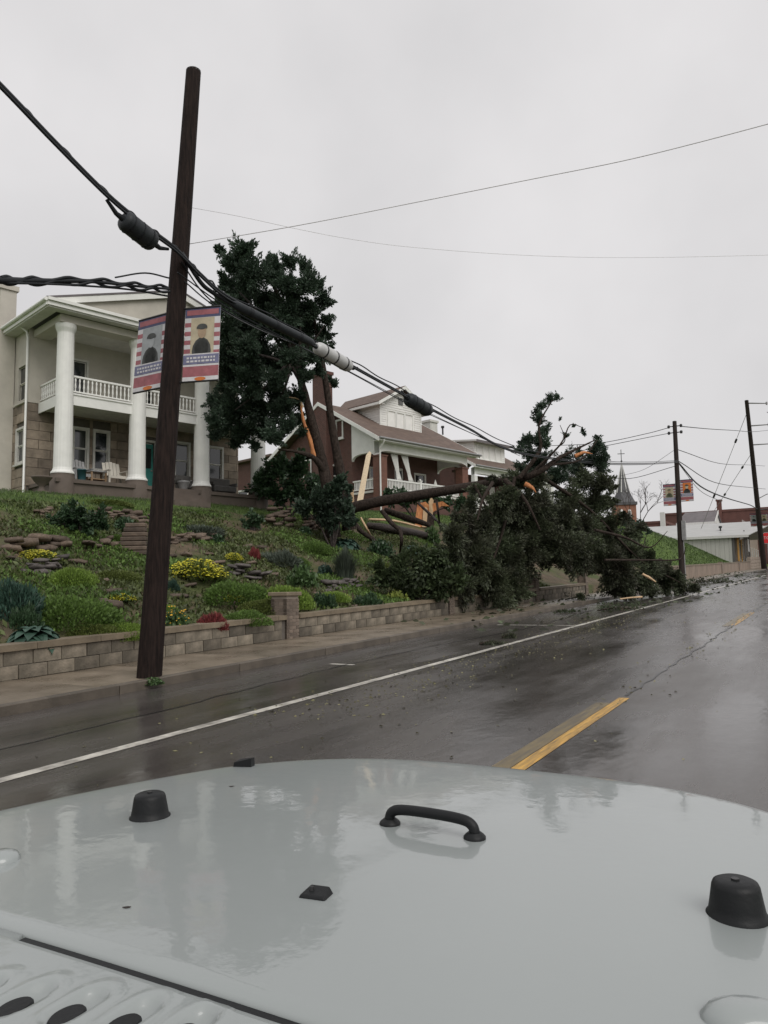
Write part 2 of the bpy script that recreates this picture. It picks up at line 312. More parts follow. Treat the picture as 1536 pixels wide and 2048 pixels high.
def road_material():
    m = bpy.data.materials.new('wet_asphalt'); m.use_nodes = True; t = m.node_tree; N = t.nodes; L = t.links; p = N['Principled BSDF']
    g = N.new('ShaderNodeNewGeometry')
    def mp(sx, sy):
        a = N.new('ShaderNodeMapping'); a.inputs['Scale'].default_value = (sx, sy, 1); L.new(g.outputs['Position'], a.inputs[0]); return a.outputs[0]
    def noise(vec, sc, det=6, rg=0.6):
        n = N.new('ShaderNodeTexNoise'); n.inputs['Scale'].default_value = sc; n.inputs['Detail'].default_value = det; n.inputs['Roughness'].default_value = rg; L.new(vec, n.inputs['Vector']); return n.outputs['Fac']
    def rng(s, a, b, c, d):
        r = N.new('ShaderNodeMapRange'); r.inputs[1].default_value = a; r.inputs[2].default_value = b; r.inputs[3].default_value = c; r.inputs[4].default_value = d; L.new(s, r.inputs[0]); return r.outputs[0]
    streak = noise(mp(1.3, 0.16), 1.0); fine = noise(mp(1, 1), 60, 3); patch = noise(mp(1, 0.45), 0.55, 5)
    cr = N.new('ShaderNodeValToRGB'); cr.color_ramp.elements[0].position = 0.3; cr.color_ramp.elements[1].position = 0.7
    cr.color_ramp.elements[0].color = (0.050, 0.045, 0.042, 1); cr.color_ramp.elements[1].color = (0.085, 0.076, 0.070, 1); L.new(streak, cr.inputs[0])
    mm = N.new('ShaderNodeMix'); mm.data_type = 'RGBA'; mm.blend_type = 'MULTIPLY'; mm.inputs[0].default_value = 1.0
    L.new(cr.outputs[0], mm.inputs[6]); L.new(rng(fine, 0.3, 0.7, 0.7, 1.25), mm.inputs[7]); L.new(mm.outputs[2], p.inputs['Base Color'])
    ad = N.new('ShaderNodeMath'); ad.operation = 'MULTIPLY'; L.new(rng(streak, 0.35, 0.65, 0.6, 1.2), ad.inputs[0]); L.new(rng(patch, 0.36, 0.64, 0.17, 0.34), ad.inputs[1])
    L.new(ad.outputs[0], p.inputs['Roughness']); p.inputs['Specular IOR Level'].default_value = 0.5
    bp = N.new('ShaderNodeBump'); bp.inputs['Distance'].default_value = 0.004; L.new(rng(patch, 0.4, 0.6, 0.05, 0.5), bp.inputs['Strength']); L.new(fine, bp.inputs['Height'])
    b2 = N.new('ShaderNodeBump'); b2.inputs['Distance'].default_value = 0.03; b2.inputs['Strength'].default_value = 0.25; L.new(noise(mp(1, 0.5), 2.5, 3), b2.inputs['Height']); L.new(bp.outputs[0], b2.inputs['Normal'])
    L.new(b2.outputs[0], p.inputs['Normal']); return m
def ripple(m, sc, st, d):
    t = m.node_tree; N = t.nodes; n = N.new('ShaderNodeTexNoise'); n.inputs['Scale'].default_value = sc; n.inputs['Detail'].default_value = 4; c = N.new('ShaderNodeTexCoord'); t.links.new(c.outputs['Object'], n.inputs['Vector'])
    b = N.new('ShaderNodeBump'); b.inputs['Strength'].default_value = st; b.inputs['Distance'].default_value = d; t.links.new(n.outputs['Fac'], b.inputs['Height']); t.links.new(b.outputs[0], N['Principled BSDF'].inputs['Coat Normal'])
ripple(M['paint'], 26, .12, .004)
M['ground'] = ground_material(); M['road'] = road_material()

# ------------------------------------------------------------------ ground, road, pavement
def axis(lo, hi, step, far): 
    a = list(np.arange(lo, hi + 1e-6, step)); s = step * 2; x = hi
    while x < far: x += s; a.append(x); s *= 1.5
    s = step * 2; x = lo; pre = []
    while x > -far: x -= s; pre.append(x); s *= 1.5
    return pre[::-1] + a
def build_ground():
    xs = [x for x in axis(-34, -11.3, 0.45, 2600) if x < -11.2] + [XW - 0.121, XW - 0.119, -8.0, -2, 4.5, 7, 12, 25, 60, 150, 400, 1000, 2600]
    ys = axis(-12, 136, 0.6, 2600)
    V = [(x, y, hgt(x, y)) for y in ys for x in xs]; nx = len(xs)
    Q = [(j * nx + i, j * nx + i + 1, (j + 1) * nx + i + 1, (j + 1) * nx + i) for j in range(len(ys) - 1) for i in range(nx - 1)]
    me = fast_mesh('ground', V, Q, mats=[M['ground']], smooth=True)
    at_ = me.attributes.new('turf', 'FLOAT', 'POINT'); T = []
    for x, y, z in V:
        d = XW - x; e = 9.2 + 0.5 * math.sin(y * 0.9) + 0.3 * math.sin(y * 2.3)
        T.append(1.0 if x > -8 else max(sstep(e - 0.4, e + 0.4, d), sstep(58, 64, y)))
    at_.data.foreach_set('value', T)
    return tag(link_mesh('ground', me), kind='structure')
build_ground()
YS_ROAD = list(np.arange(-30, 160, 5.0)) + list(np.arange(160, 700, 12.0))
def strip(name, x0, x1, dz, m, ys=YS_ROAD, kind='structure', parent=None):
    V = []; 
    for y in ys: V += [(x0, y, zroad(y) + dz), (x1, y, zroad(y) + dz)]
    o = link_mesh(name, fast_mesh(name, V, [(2 * i, 2 * i + 1, 2 * i + 3, 2 * i + 2) for i in range(len(ys) - 1)], mats=[m], smooth=True), parent)
    return tag(o, kind=kind)
XK = -8.70
strip('road', XK - 0.02, 4.3, 0.0, M['road'])
strip('edge_line', -6.02, -5.88, 0.004, M['line'])
strip('edge_line', 1.36, 1.48, 0.004, M['line'])
def dash(y0, y1, x0, x1, m, dz=0.004, name='centre_line'): return strip(name, x0, x1, dz, m, ys=list(np.linspace(y0, y1, 6)))
for k in range(-1, 9): 
    a = 4.45 + 16.1 * k
    dash(a, a + 5.0, -2.34, -2.22, M['yline'])
    dash(a - 0.3, a + 4.6, -2.50, -2.345, M['yghost'], name='worn_centre_line')
for (y, xa, xb) in ((11.2, -7.75, -7.25), (20.0, -8.2, -6.05), (28.6, -8.2, -6.05)):
    mb = MB(); mb.add([(xa, y, zroad(y) + .004), (xb, y, zroad(y) + .004), (xb, y + .11, zroad(y + .11) + .004), (xa, y + .11, zroad(y + .11) + .004)], [(0, 1, 2, 3)])
    tag(mb.build('parking_mark', M['line']), kind='structure')
def crack(pts, w):
    mb = MB(); V = []
    for i, (x, y) in enumerate(pts): ww = w * random.uniform(.5, 1.2); V += [(x - ww, y, zroad(y) + .005), (x + ww, y, zroad(y) + .005)]
    mb.add(V, [(2 * i, 2 * i + 1, 2 * i + 3, 2 * i + 2) for i in range(len(pts) - 1)]); return mb
tag(crack([(-2.28 + random.uniform(-.04, .04), y) for y in np.arange(9.6, 60, .35)], .022).build('tar_seam', M['tar']), kind='structure')
tag(crack([(-7.2 + random.uniform(-.05, .05) + .2 * math.sin(y * .4), y) for y in np.arange(3, 40, .4)], .02).build('tar_seam', M['tar']), kind='structure')
# kerb stones and pavement slabs, piece by piece
kerb = tag(bpy.data.objects.new('kerb', None), kind='structure'); C.objects.link(kerb)
walk = tag(bpy.data.objects.new('pavement', None), kind='structure'); C.objects.link(walk)
def slab_mesh(name, x0, x1, L, h, m):
    mb = MB(); e = .012
    mb.add([(x0, 0, -.25), (x1, 0, -.25), (x1, L, -.25 + GR * L), (x0, L, -.25 + GR * L), (x0, 0, h - e), (x1, 0, h - e), (x1, L, h - e + GR * L), (x0, L, h - e + GR * L),
            (x0 + e, e, h), (x1 - e, e, h), (x1 - e, L - e, h + GR * L), (x0 + e, L - e, h + GR * L)],
           [(0, 1, 5, 4), (1, 2, 6, 5), (2, 3, 7, 6), (3, 0, 4, 7), (4, 5, 9, 8), (5, 6, 10, 9), (6, 7, 11, 10), (7, 4, 8, 11), (8, 9, 10, 11)]); return mb.mesh(name, m)
km = slab_mesh('kerb_stone', XK - .15, XK, 2.485, .13, M['kerb'])
sm = slab_mesh('paving_slab', XW - .02, XK - .155, 1.82, .125, M['walk'])
for i in range(-3, 62):
    y = i * 2.5; link_mesh('kerb_stone', km, kerb, (0, y, zroad(y)))
for i in range(-3, 84):
    y = i * 1.83; link_mesh('paving_slab', sm, walk, (0, y, zroad(y) + random.uniform(-.006, .004)))
strip('far_pavement', 4.5, 6.4, .13, M['walk']); strip('far_kerb', 4.3, 4.5, .13, M['kerb'])

# ------------------------------------------------------------------ low retaining walls of block with cap stones, brick piers
def ypx(px, X, py=1200): return float(on_x(px, py, X)[1])
bm_block = [MB().box(-.30, 0, 0, 0, .485, .205).mesh('block', M['block']), MB().box(-.30, 0, 0, .012, .485, .20).mesh('block', M['block']), MB().box(-.30, .008, 0, .006, .478, .203).mesh('block', M['block'])]
bm_half = MB().box(-.30, 0, 0, .004, .235, .203).mesh('block', M['block'])
bm_cap = MB().box(-.36, 0, 0, .05, 1.19, .10).mesh('cap_stone', M['cap'])
def shear(o):  # pieces follow the grade of the street
    o.rotation_euler = (math.atan(GR), 0, 0); return o
def block_wall(y0, y1, label, courses=2, cap=True):
    t = thing('retaining_wall', label, 'wall', (XW, y0, zroad(y0)))
    L = y1 - y0; mb = MB(); mb.prism([(-.28, 0, -.3), (-.02, 0, -.3), (-.02, 0, .13 + .21 * courses), (-.28, 0, .13 + .21 * courses)], (0, L, GR * L)); mb.build('core', M['mortar'], t)
    for c in range(courses):
        y = 0.0
        if c % 2: shear(link_mesh('block', bm_half, t, (0, 0, .13 + .212 * c))); y = .245
        while y + .485 <= L + .01:
            shear(link_mesh('block', random.choice(bm_block), t, (random.uniform(-.008, .006), y, .13 + .212 * c + GR * y))); y += .497
        if L - y > .2: o = shear(link_mesh('block', bm_half, t, (0, y, .13 + .212 * c + GR * y)))
    y = 0.0
    while cap and y < L - .02:
        o = shear(link_mesh('cap_stone', bm_cap, t, (0, y, .13 + .212 * courses + .004 + GR * y)))
        if y + 1.19 > L: o.scale = (1, (L - y) / 1.19, 1)
        y += 1.2
    return t
def brick_pier(y, label, h=1.0, w=.46, name='brick_pier', brickm='pierbrick'):
    z = zroad(y) + .1
    t = thing(name, label, 'pier', (XW + .02, y, z)); MB().box(-w + .012, .012, 0, -.012, w - .012, h - .09).build('mortar_core', M['pierjoint'], t)
    me = [MB().box(0, 0, 0, w * .48, .1, .066).mesh('brick', M[brickm]), MB().box(0, 0, 0, .1, w * .48, .066).mesh('brick', M[brickm])]
    n = int((h - .09) / .078)
    for c in range(n):
        s = .25 if c % 2 else 0
        for (xa, xb) in ((0, .485), (.515, 1.0)) if c % 2 == 0 else ((0, .235), (.26, .745), (.77, 1.0)):
            k = (xb - xa) / .48 
            for face in range(3):
                if face == 0: o = link_mesh('brick', me[1], t, (-.1, xa * w, c * .078), scale=(1, k, 1))
                elif face == 1: o = link_mesh('brick', me[0], t, (-w + xa * w, 0, c * .078), scale=(k, 1, 1))
                elif c > n * .5: o = link_mesh('brick', me[1], t, (-w, xa * w, c * .078), scale=(1, k, 1))
    bevel(MB().box(-w - .05, -.05, h - .09, .05, w + .05, h).build('cap_stone', M['cap'], t), .012)
    return t
YP1 = ypx(572, XW); YP2 = ypx(898, XW); YP3 = ypx(1072, XW); YP4 = ypx(1172, XW)
block_wall(-5.5, YP1 - .02, 'low concrete block garden wall running past the near leaning utility pole')
brick_pier(YP1, 'grey brown brick gate pier standing up between two lengths of block wall', 1.08)
block_wall(YP1 + .48, YP2 - .02, 'low dirty block garden wall just beyond the tall brick pier')
brick_pier(YP2, 'small pale patched pier at the dark edge of the fallen tree', .75, .4)
block_wall(YP2 + .42, YP3 - .02, 'length of block wall mostly buried behind the fallen tree crown')
brick_pier(YP3, 'brick pier just right of the darkest fallen foliage on the pavement', 1.15, .42)
block_wall(YP3 + .44, YP4 - .02, 'short yellowish block wall between two piers beyond the dark foliage')
brick_pier(YP4, 'dark brick pier farthest up the street beside the branch pile', 1.2, .42)
def concrete_wall():
    y0, y1 = 58.0, 124.0
    t = thing('concrete_wall', 'long brown stained concrete wall at the foot of the far grassy bank', 'wall', (XW, y0, zroad(y0)))
    y = 0.0; n = 10; L = (y1 - y0) / n
    for i in range(n):
        MB().prism([(-.3, 0, -.3), (-.0, 0, -.3), (-.0, 0, 1.15), (-.3, 0, 1.15)], (0, L - .03, GR * (L - .03))).build('panel', M['concrete'], t, (0, i * L, GR * i * L))
        MB().prism([(-.35, 0, 1.15), (.04, 0, 1.15), (.04, 0, 1.26), (-.35, 0, 1.26)], (0, L - .03, GR * (L - .03))).build('coping', M['cap'], t, (0, i * L, GR * i * L))
    for yy in (33.0, 50.0): MB().box(-.34, -.35, -.2, .07, .35, 1.36).build('pilaster', M['pierbrick'], t, (0, yy, GR * yy))
concrete_wall()
def stone_wall():
    y0 = 124.2; t = thing('stone_wall', 'pinkish stone base wall under the tan sandstone building', 'wall', (XW - .1, y0, zroad(y0)))
    for c in range(4):
        for k in range(13):
            w = random.uniform(1.2, 1.55); bevel(MB().box(-.4, 0, 0, random.uniform(0, .05), 1.45, .46).build('stone', M['sandstone'], t, (0, k * 1.5 + (.4 if c % 2 else 0), c * .48 + GR * 1.5 * k)), .03)
stone_wall()

# ------------------------------------------------------------------ wall-with-openings helper: builds in a plane (a along, h up) at offset w, mapped by fn(a, w, h)
def wall_open(mb, a0, a1, h0, h1, ops, th, fn):
    ca = sorted({a0, a1, *[v for o in ops for v in (o[0], o[1])]}); ch = sorted({h0, h1, *[v for o in ops for v in (o[2], o[3])]})
    ins = lambda a, h: any(o[0] < a < o[1] and o[2] < h < o[3] for o in ops)
    for i in range(len(ca) - 1):
        for j in range(len(ch) - 1):
            if not ins((ca[i] + ca[i + 1]) / 2, (ch[j] + ch[j + 1]) / 2):
                for w in (0, th): mb.add([fn(ca[i], w, ch[j]), fn(ca[i + 1], w, ch[j]), fn(ca[i + 1], w, ch[j + 1]), fn(ca[i], w, ch[j + 1])], [(0, 1, 2, 3)])
    for (p, q, r, s) in list(ops) + [(a0, a1, h0, h1)]:
        P = [(p, r), (q, r), (q, s), (p, s)]
        for k in range(4):
            (x1, z1), (x2, z2) = P[k], P[(k + 1) % 4]
            mb.add([fn(x1, 0, z1), fn(x2, 0, z2), fn(x2, th, z2), fn(x1, th, z1)], [(0, 1, 2, 3)])
    return mb
def boxf(mb, fn, a0, a1, w0, w1, h0, h1):
    P = [fn(a, w, h) for h in (h0, h1) for (a, w) in ((a0, w0), (a1, w0), (a1, w1), (a0, w1))]
    return mb.add(P, [(0, 3, 2, 1), (4, 5, 6, 7), (0, 1, 5, 4), (1, 2, 6, 5), (2, 3, 7, 6), (3, 0, 4, 7)])
def window(root, fn, a0, a1, h0, h1, m='offwhite', fr=.09, proud=.05, sashes=2, sill=True, curtain=False, cols=1):
    mb = MB()
    for (p, q, r, s) in ((a0 - fr, a0, h0 - fr, h1 + fr), (a1, a1 + fr, h0 - fr, h1 + fr), (a0, a1, h1, h1 + fr), (a0, a1, h0 - fr, h0)): boxf(mb, fn, p, q, -proud, .10, r, s)
    f = mb.build('window', M[m], root)
    if sill: boxf(MB(), fn, a0 - fr - .05, a1 + fr + .05, -proud - .06, -proud + .05, h0 - fr - .07, h0 - fr - .002).build('sill', M[m], f)
    dh = (h1 - h0) / sashes; da = (a1 - a0) / cols
    for c in range(cols):
        for k in range(sashes):
            mb = MB(); e = .035; A, B, H0, H1 = a0 + c * da, a0 + (c + 1) * da, h0 + k * dh, h0 + (k + 1) * dh; w = .07 - .03 * k
            for (p, q, r, s) in ((A, A + e, H0, H1), (B - e, B, H0, H1), (A + e, B - e, H0, H0 + e), (A + e, B - e, H1 - e, H1)): boxf(mb, fn, p, q, w - .02, w + .02, r, s)
            mb.build('sash', M[m], f); boxf(MB(), fn, A + e, B - e, w, w + .008, H0 + e, H1 - e).build('pane', M['veiledglass' if curtain and (curtain > .6 or k) else 'glass'], f)
    return f
def roof_slab(mb, pts, th):
    """plane polygon given counter-clockwise from above, thickened downwards"""
    return mb.prism(pts, (0, 0, -th))

# ------------------------------------------------------------------ the white-columned house
H1A = R(75.84)
O1 = (-24.09, 17.99, 5.96)
def to_world(O, A, u, v, h): return (O[0] + u * math.cos(A) - v * math.sin(A), O[1] + u * math.sin(A) + v * math.cos(A), O[2] + h)
def columned_house():
    t = thing('columned_house', 'two storey cream house with tall white columns and a front gable', 'house', O1, H1A)
    front = lambda a, w, h: (a, 2.2 + w, h)
    side = lambda a, w, h: (-.5 + w, a, h)
    FW_ops = [(1.34, 1.86, .68, 2.22), (2.2, 2.74, .68, 2.22), (3.95, 4.85, -.22, 2.05), (5.86, 6.5, .68, 2.2), (7.56, 8.24, .68, 2.2)]
    UP_ops = [(1.12, 1.78, 3.0, 5.0), (6.9, 7.56, 3.0, 5.0), (3.9, 4.75, 3.0, 5.05)]
    SW_lo = [(2.42, 3.1, .75, 2.0)]; SW_up = [(2.36, 3.06, 3.15, 4.5)]
    low = MB(); wall_open(low, -.47, 9.12, -1.4, 3.05, FW_ops, .2, lambda a, w, h: (a, 2.23 + w, h)); wall_open(low, 2.24, 11.0, -1.4, 3.05, SW_lo, .2, lambda a, w, h: (-.47 + w, a, h))
    low.box(8.92, 2.44, -1.4, 9.12, 11, 3.05); low.build('lower_wall', M['mortar'], t)
    up = MB(); wall_open(up, -.5, 9.15, 3.06, 5.9, UP_ops, .2, front); wall_open(up, 2.21, 11.0, 3.06, 5.95, SW_up, .2, side); up.box(8.95, 2.41, 3.06, 9.15, 11, 5.95)
    up.build('upper_wall', M['stucco'], t)
    MB().box(-.54, 2.15, 3.0, 9.19, 2.19, 3.12).box(-.55, 2.15, 3.0, -.505, 11, 3.12).build('string_course', M['stucco'], t)
    # stone blocks, one by one
    def courses(a0, a1, ops, fn, hmin):
        c = 0; h = hmin
        while h < 2.98:
            a = a0 + (.0 if c % 2 else -.45); 
            while a < a1:
                p, q = max(a, a0), min(a + .9, a1); a += .91
                segs = [(p, q)]
                for o in ops:
                    if o[2] - .13 < h + .30 and o[3] + .13 > h + .05:
                        segs = [s for (x, y) in segs for s in ((x, min(y, o[0] - .1)), (max(x, o[1] + .1), y)) if s[1] - s[0] > .08]
                for (x, y) in segs:
                    boxf(MB(), fn, x + .006, y - .006, random.uniform(-.035, -.015), .03, h + .008, min(h + .352, 2.99)).build('stone', M['bstone'], t)
            h += .36; c += 1
    courses(-.5, 9.15, FW_ops, front, -.22); courses(2.18, 6.4, SW_lo, side, -.95)
    for o in (FW_ops[0], FW_ops[1], FW_ops[3], FW_ops[4]): window(t, front, *o, m='offwhite')
    window(t, side, *SW_lo[0], sashes=2); window(t, side, *SW_up[0], m='stucco')
    window(t, front, *UP_ops[0], m='offwhite', sashes=1, sill=False); window(t, front, *UP_ops[1], m='offwhite', sashes=1, sill=False)
    d = MB().box(3.98, 2.27, -.2, 4.82, 2.33, 2.0).build('door', M['teal'], t)
    for (h0, h1) in ((.0, .75), (.95, 1.8)):
        MB().box(4.1, 2.25, h0, 4.36, 2.268, h1).build('door_panel', M['glass'] if h0 > .5 else M['teal'], d); MB().box(4.46, 2.25, h0, 4.72, 2.268, h1).build('door_panel', M['glass'] if h0 > .5 else M['teal'], d)
    MB().tube([(4.74, 2.21, .85), (4.74, 2.27, .85)], .03).build('handle', M['rail'], d)
    MB().box(3.85, 2.14, -.22, 3.95, 2.25, 2.15).box(4.85, 2.14, -.22, 4.95, 2.25, 2.15).box(3.85, 2.14, 2.05, 4.95, 2.25, 2.15).build('door_frame', M['offwhite'], t)
    MB().box(3.93, 2.26, 3.02, 4.72, 2.32, 5.02).build('balcony_door', M['glass'], t)
    # porch
    MB().box(-.38, -.38, -.34, 9.08, 2.19, -.2).build('porch_floor', M['plinth'], t)
    MB().box(-.3, -.3, -2.2, 9.0, 2.15, -.342).build('porch_base', M['plinth'], t)
    for k, u in enumerate((0, 2.9, 5.8, 8.7)):
        pr = [(.42, 0), (.415, .05), (.36, .12), (.335, .22), (.33, .5)] + [(.33 - .035 * s, .5 + 4.75 * s) for s in (.25, .5, .75, 1)] + [(.31, 5.3), (.36, 5.42), (.37, 5.5), (.37, 5.58)]
        c = MB().lathe(pr, (u, 0, 0), 40, .014).build('column', M['white'], t)
        MB().lathe([(.44, -1.9), (.44, -.16), (.41, -.12), (.41, -.004)], (u, 0, 0), 24).build('plinth', M['plinth'], c)
    MB().box(-.34, -.32, 5.585, 9.04, .32, 5.86).box(-.34, .325, 5.585, .3, 2.19, 5.86).box(8.4, .325, 5.585, 9.04, 2.19, 5.86).build('porch_beam', M['stucco'], t)
    MB().box(.31, .33, 5.75, 8.39, 2.19, 5.8).build('porch_ceiling', M['offwhite'], t)
    # balcony
    MB().box(-.05, -.03, 2.80, 8.75, 2.17, 2.98).build('balcony_floor', M['offwhite'], t)
    MB().box(-.09, -.08, 2.60, 8.79, -.035, 3.0).box(-.1, -.03, 2.60, -.055, 2.15, 3.0).box(-.12, -.12, 2.98, 8.82, -.03, 3.04).build('balcony_fascia', M['white'], t)
    MB().box(-.03, -.03, 2.72, 8.73, 2.15, 2.79).build('balcony_soffit', M['offwhite'], t)
    rl = MB()
    for u in (0, 2.9, 5.8): rl.box(u + .32, -.045, 3.66, u + 2.58, .045, 3.73).box(u + .32, -.035, 3.10, u + 2.58, .035, 3.15)
    rl.box(-.045, .32, 3.66, .045, 2.17, 3.73).box(-.035, .32, 3.10, .035, 2.17, 3.15); rl.build('railing', M['white'], t)
    bal = MB().lathe([(.026, 0), (.026, .1), (.042, .16), (.03, .26), (.024, .34), (.04, .42), (.026, .46), (.026, .51)], seg=6).mesh('baluster', M['white'])
    for u in (0, 2.9, 5.8):
        for k in range(14): link_mesh('baluster', bal, t, (u + .4 + k * .162, 0, 3.15))
    for k in range(10): link_mesh('baluster', bal, t, (0, .45 + k * .18, 3.15))
    # gable roof with pediment
    e, pk, uc = -.92, 7.85, 4.33
    MB().prism([(-.6, -.55, 6.1), (9.26, -.55, 6.1), (9.2, -.55, 6.2), (uc, -.55, 7.72), (-.54, -.55, 6.2)], (0, .15, 0)).build('gable_wall', M['stucco'], t)
    L = [(-1.0, -.75), (uc, -.75)]
    rf = MB(); s = (pk - 6.2) / (uc + .92)
    for sg in (-1, 1):
        x0, x1 = uc, uc + sg * 5.35; z0, z1 = pk, pk - s * 5.35
        rf.prism([(x0, -.72, z0), (x1, -.72, z1), (x1, 11.4, z1), (x0, 11.4, z0)], (0, 0, .07))
    rf.build('roof', M['farroof'], t)
    for sg in (-1, 1):
        x0, x1 = uc, uc + sg * 5.35; z0, z1 = pk, pk - s * 5.35; rk = MB()
        rk.prism([(x0, -.7, z0 - .005), (x1, -.7, z1 - .005), (x1, -.7, z1 - .24), (x0, -.7, z0 - .24)], (0, .06, 0))
        rk.prism([(x0, -.64, z0 - .03), (x1, -.64, z1 - .03), (x1, -.64, z1 - .12), (x0, -.64, z0 - .12)], (0, .68, 0)); rk.build('rake_board', M['white'], t)
    fa = MB().box(-.98, -.78, 5.93, 9.64, -.72, 6.08).box(-1.0, -.86, 6.085, 9.66, -.72, 6.2)
    fa.build('cornice', M['white'], t)
    MB().box(-.95, -.715, 5.88, 9.6, -.33, 5.925).box(-.95, -.328, 5.88, -.51, 11.3, 5.925).build('soffit', M['offwhite'], t)
    MB().box(-1.0, -.715, 5.93, -.93, 11.4, 6.1).build('eave_fascia', M['white'], t)
    MB().tube([(-1.04, -.75, 6.13), (-1.04, 11.3, 6.1)], .07, 8).build('gutter', M['white'], t)
    MB().tube([(-1.0, 2.3, 6.05), (-.62, 2.15, 5.75), (-.58, 2.12, 5.5), (-.58, 2.12, -.75), (-.7, 2.0, -.85)], .045, 8).build('downspout', M['white'], t)
    ch = MB().box(-1.15, 3.55, -1.4, -.53, 5.0, 7.75).build('chimney', M['stucco'], t); MB().box(-1.22, 3.48, 7.75, -.46, 5.07, 7.95).build('chimney_cap', M['stucco'], ch)
    # steps hidden behind the pole
    for k in range(4): MB().box(3.6, -.75 - .3 * k, -2.2, 5.2, -.42 - .3 * k, -.34 - .17 * k).build('step', M['plinth'], t)
    return t
columned_house()
def h1(u, v, h): return to_world(O1, H1A, u, v, h)
def slat_chair(name, label, u, v, m, cat='chair', rz=0, w=.62, group=None):
    t = thing(name, label, cat, h1(u, v, -.2), H1A + rz, group)
    for k in range(5): MB().box(-w / 2 + k * w / 5 + .01, -.28 + 0, .36, -w / 2 + (k + 1) * w / 5 - .01, .25, .39).build('seat_slat', M[m], t)
    for k in range(5): MB().prism([(-w / 2 + k * w / 5 + .01, .24, .38), (-w / 2 + (k + 1) * w / 5 - .01, .24, .38), (-w / 2 + (k + 1) * w / 5 - .01, .42, .95 + .03 * (2 - abs(k - 2))), (-w / 2 + k * w / 5 + .01, .42, .95 + .03 * (2 - abs(k - 2)))], (0, .025, 0)).build('back_slat', M[m], t)
    for s in (-1, 1):
        MB().box(s * w / 2 - .03, -.30, 0, s * w / 2 + .03, -.24, .57).build('leg', M[m], t); MB().box(s * w / 2 - .03, .25, 0, s * w / 2 + .03, .31, .57).build('leg', M[m], t)
        MB().box(s * w / 2 - .05, -.34, .57, s * w / 2 + .05, .36, .6).build('armrest', M[m], t)
    MB().box(-w / 2, -.31, .27, w / 2, -.285, .36).build('apron', M[m], t)
    return t
slat_chair('porch_chair', 'grey slatted chair behind the leftmost white column on the porch', 1.05, .85, 'rail')
slat_chair('porch_armchair', 'cream wooden armchair on the porch left of the second column', 2.28, .55, 'stucco', w=.72)
t = thing('porch_table', 'low tan wooden table between two chairs on the porch', 'table', h1(1.62, .75, -.2), H1A)
MB().box(-.32, -.25, .5, .32, .25, .54).build('tabletop', M['rail'], t); MB().box(-.28, -.22, .2, .28, .22, .24).build('shelf', M['tanwood'], t)
for sx in (-1, 1):
    for sy in (-1, 1): MB().box(sx * .28 - .03, sy * .2 - .03, 0, sx * .28 + .03, sy * .2 + .03, .5).build('leg', M['tanwood'], t)
t = thing('waste_bin', 'dark teal bin at the porch edge beside the first column', 'bin', h1(.62, -.2, -.2), H1A)
MB().lathe([(.14, 0), (.17, .36), (.18, .36), (.18, .4), (.15, .4)], seg=14).build('bin_body', M['tealbin'], t); MB().box(-.15, -.02, .4, .15, .02, .43).build('handle', M['tealbin'], t)
t = thing('planter_pot', 'round pale planter pot on the porch beside the near utility pole', 'planter', h1(5.15, .3, -.2), H1A)
MB().lathe([(.13, 0), (.2, .2), (.24, .34), (.26, .36), (.26, .42), (.22, .42)], seg=16).build('pot', M['rail'], t); MB().lathe([(.2, .4), (.1, .43)], seg=12).build('soil', M['mortar'], t)
def wicker(label, u, v, w):
    t = thing('wicker_seat', label, 'seat', h1(u, v, -.2), H1A)
    bevel(MB().box(-w / 2, -.3, .16, w / 2, .3, .42).build('seat', M['wicker'], t), .03); bevel(MB().box(-w / 2, .2, .42, w / 2, .34, .8).build('backrest', M['wicker'], t), .03)
    for s in (-1, 1):
        bevel(MB().box(s * w / 2 - .05, -.3, .42, s * w / 2 + .05, .3, .58).build('armrest', M['wicker'], t), .02)
        for q in (-.24, .24): MB().box(s * (w / 2 - .06) - .03, q - .03, 0, s * (w / 2 - .06) + .03, q + .03, .16).build('leg', M['black'], t)
wicker('dark grey wicker armchair on the porch left of the third column', 5.62, .9, .7)
wicker('dark grey wicker bench on the porch right of the third column', 7.3, .75, 1.15)
t = thing('urn', 'dark stone urn on the lawn left of the leftmost column', 'urn', h1(-.95, -.55, -.86), H1A)
MB().box(-.2, -.2, -.3, .2, .2, .1).build('base', M['plinth'], t); MB().lathe([(.15, .1), (.09, .2), (.1, .28), (.24, .42), (.33, .55), (.36, .58), (.34, .62), (.28, .6)], seg=16).build('bowl', M['plinth'], t)

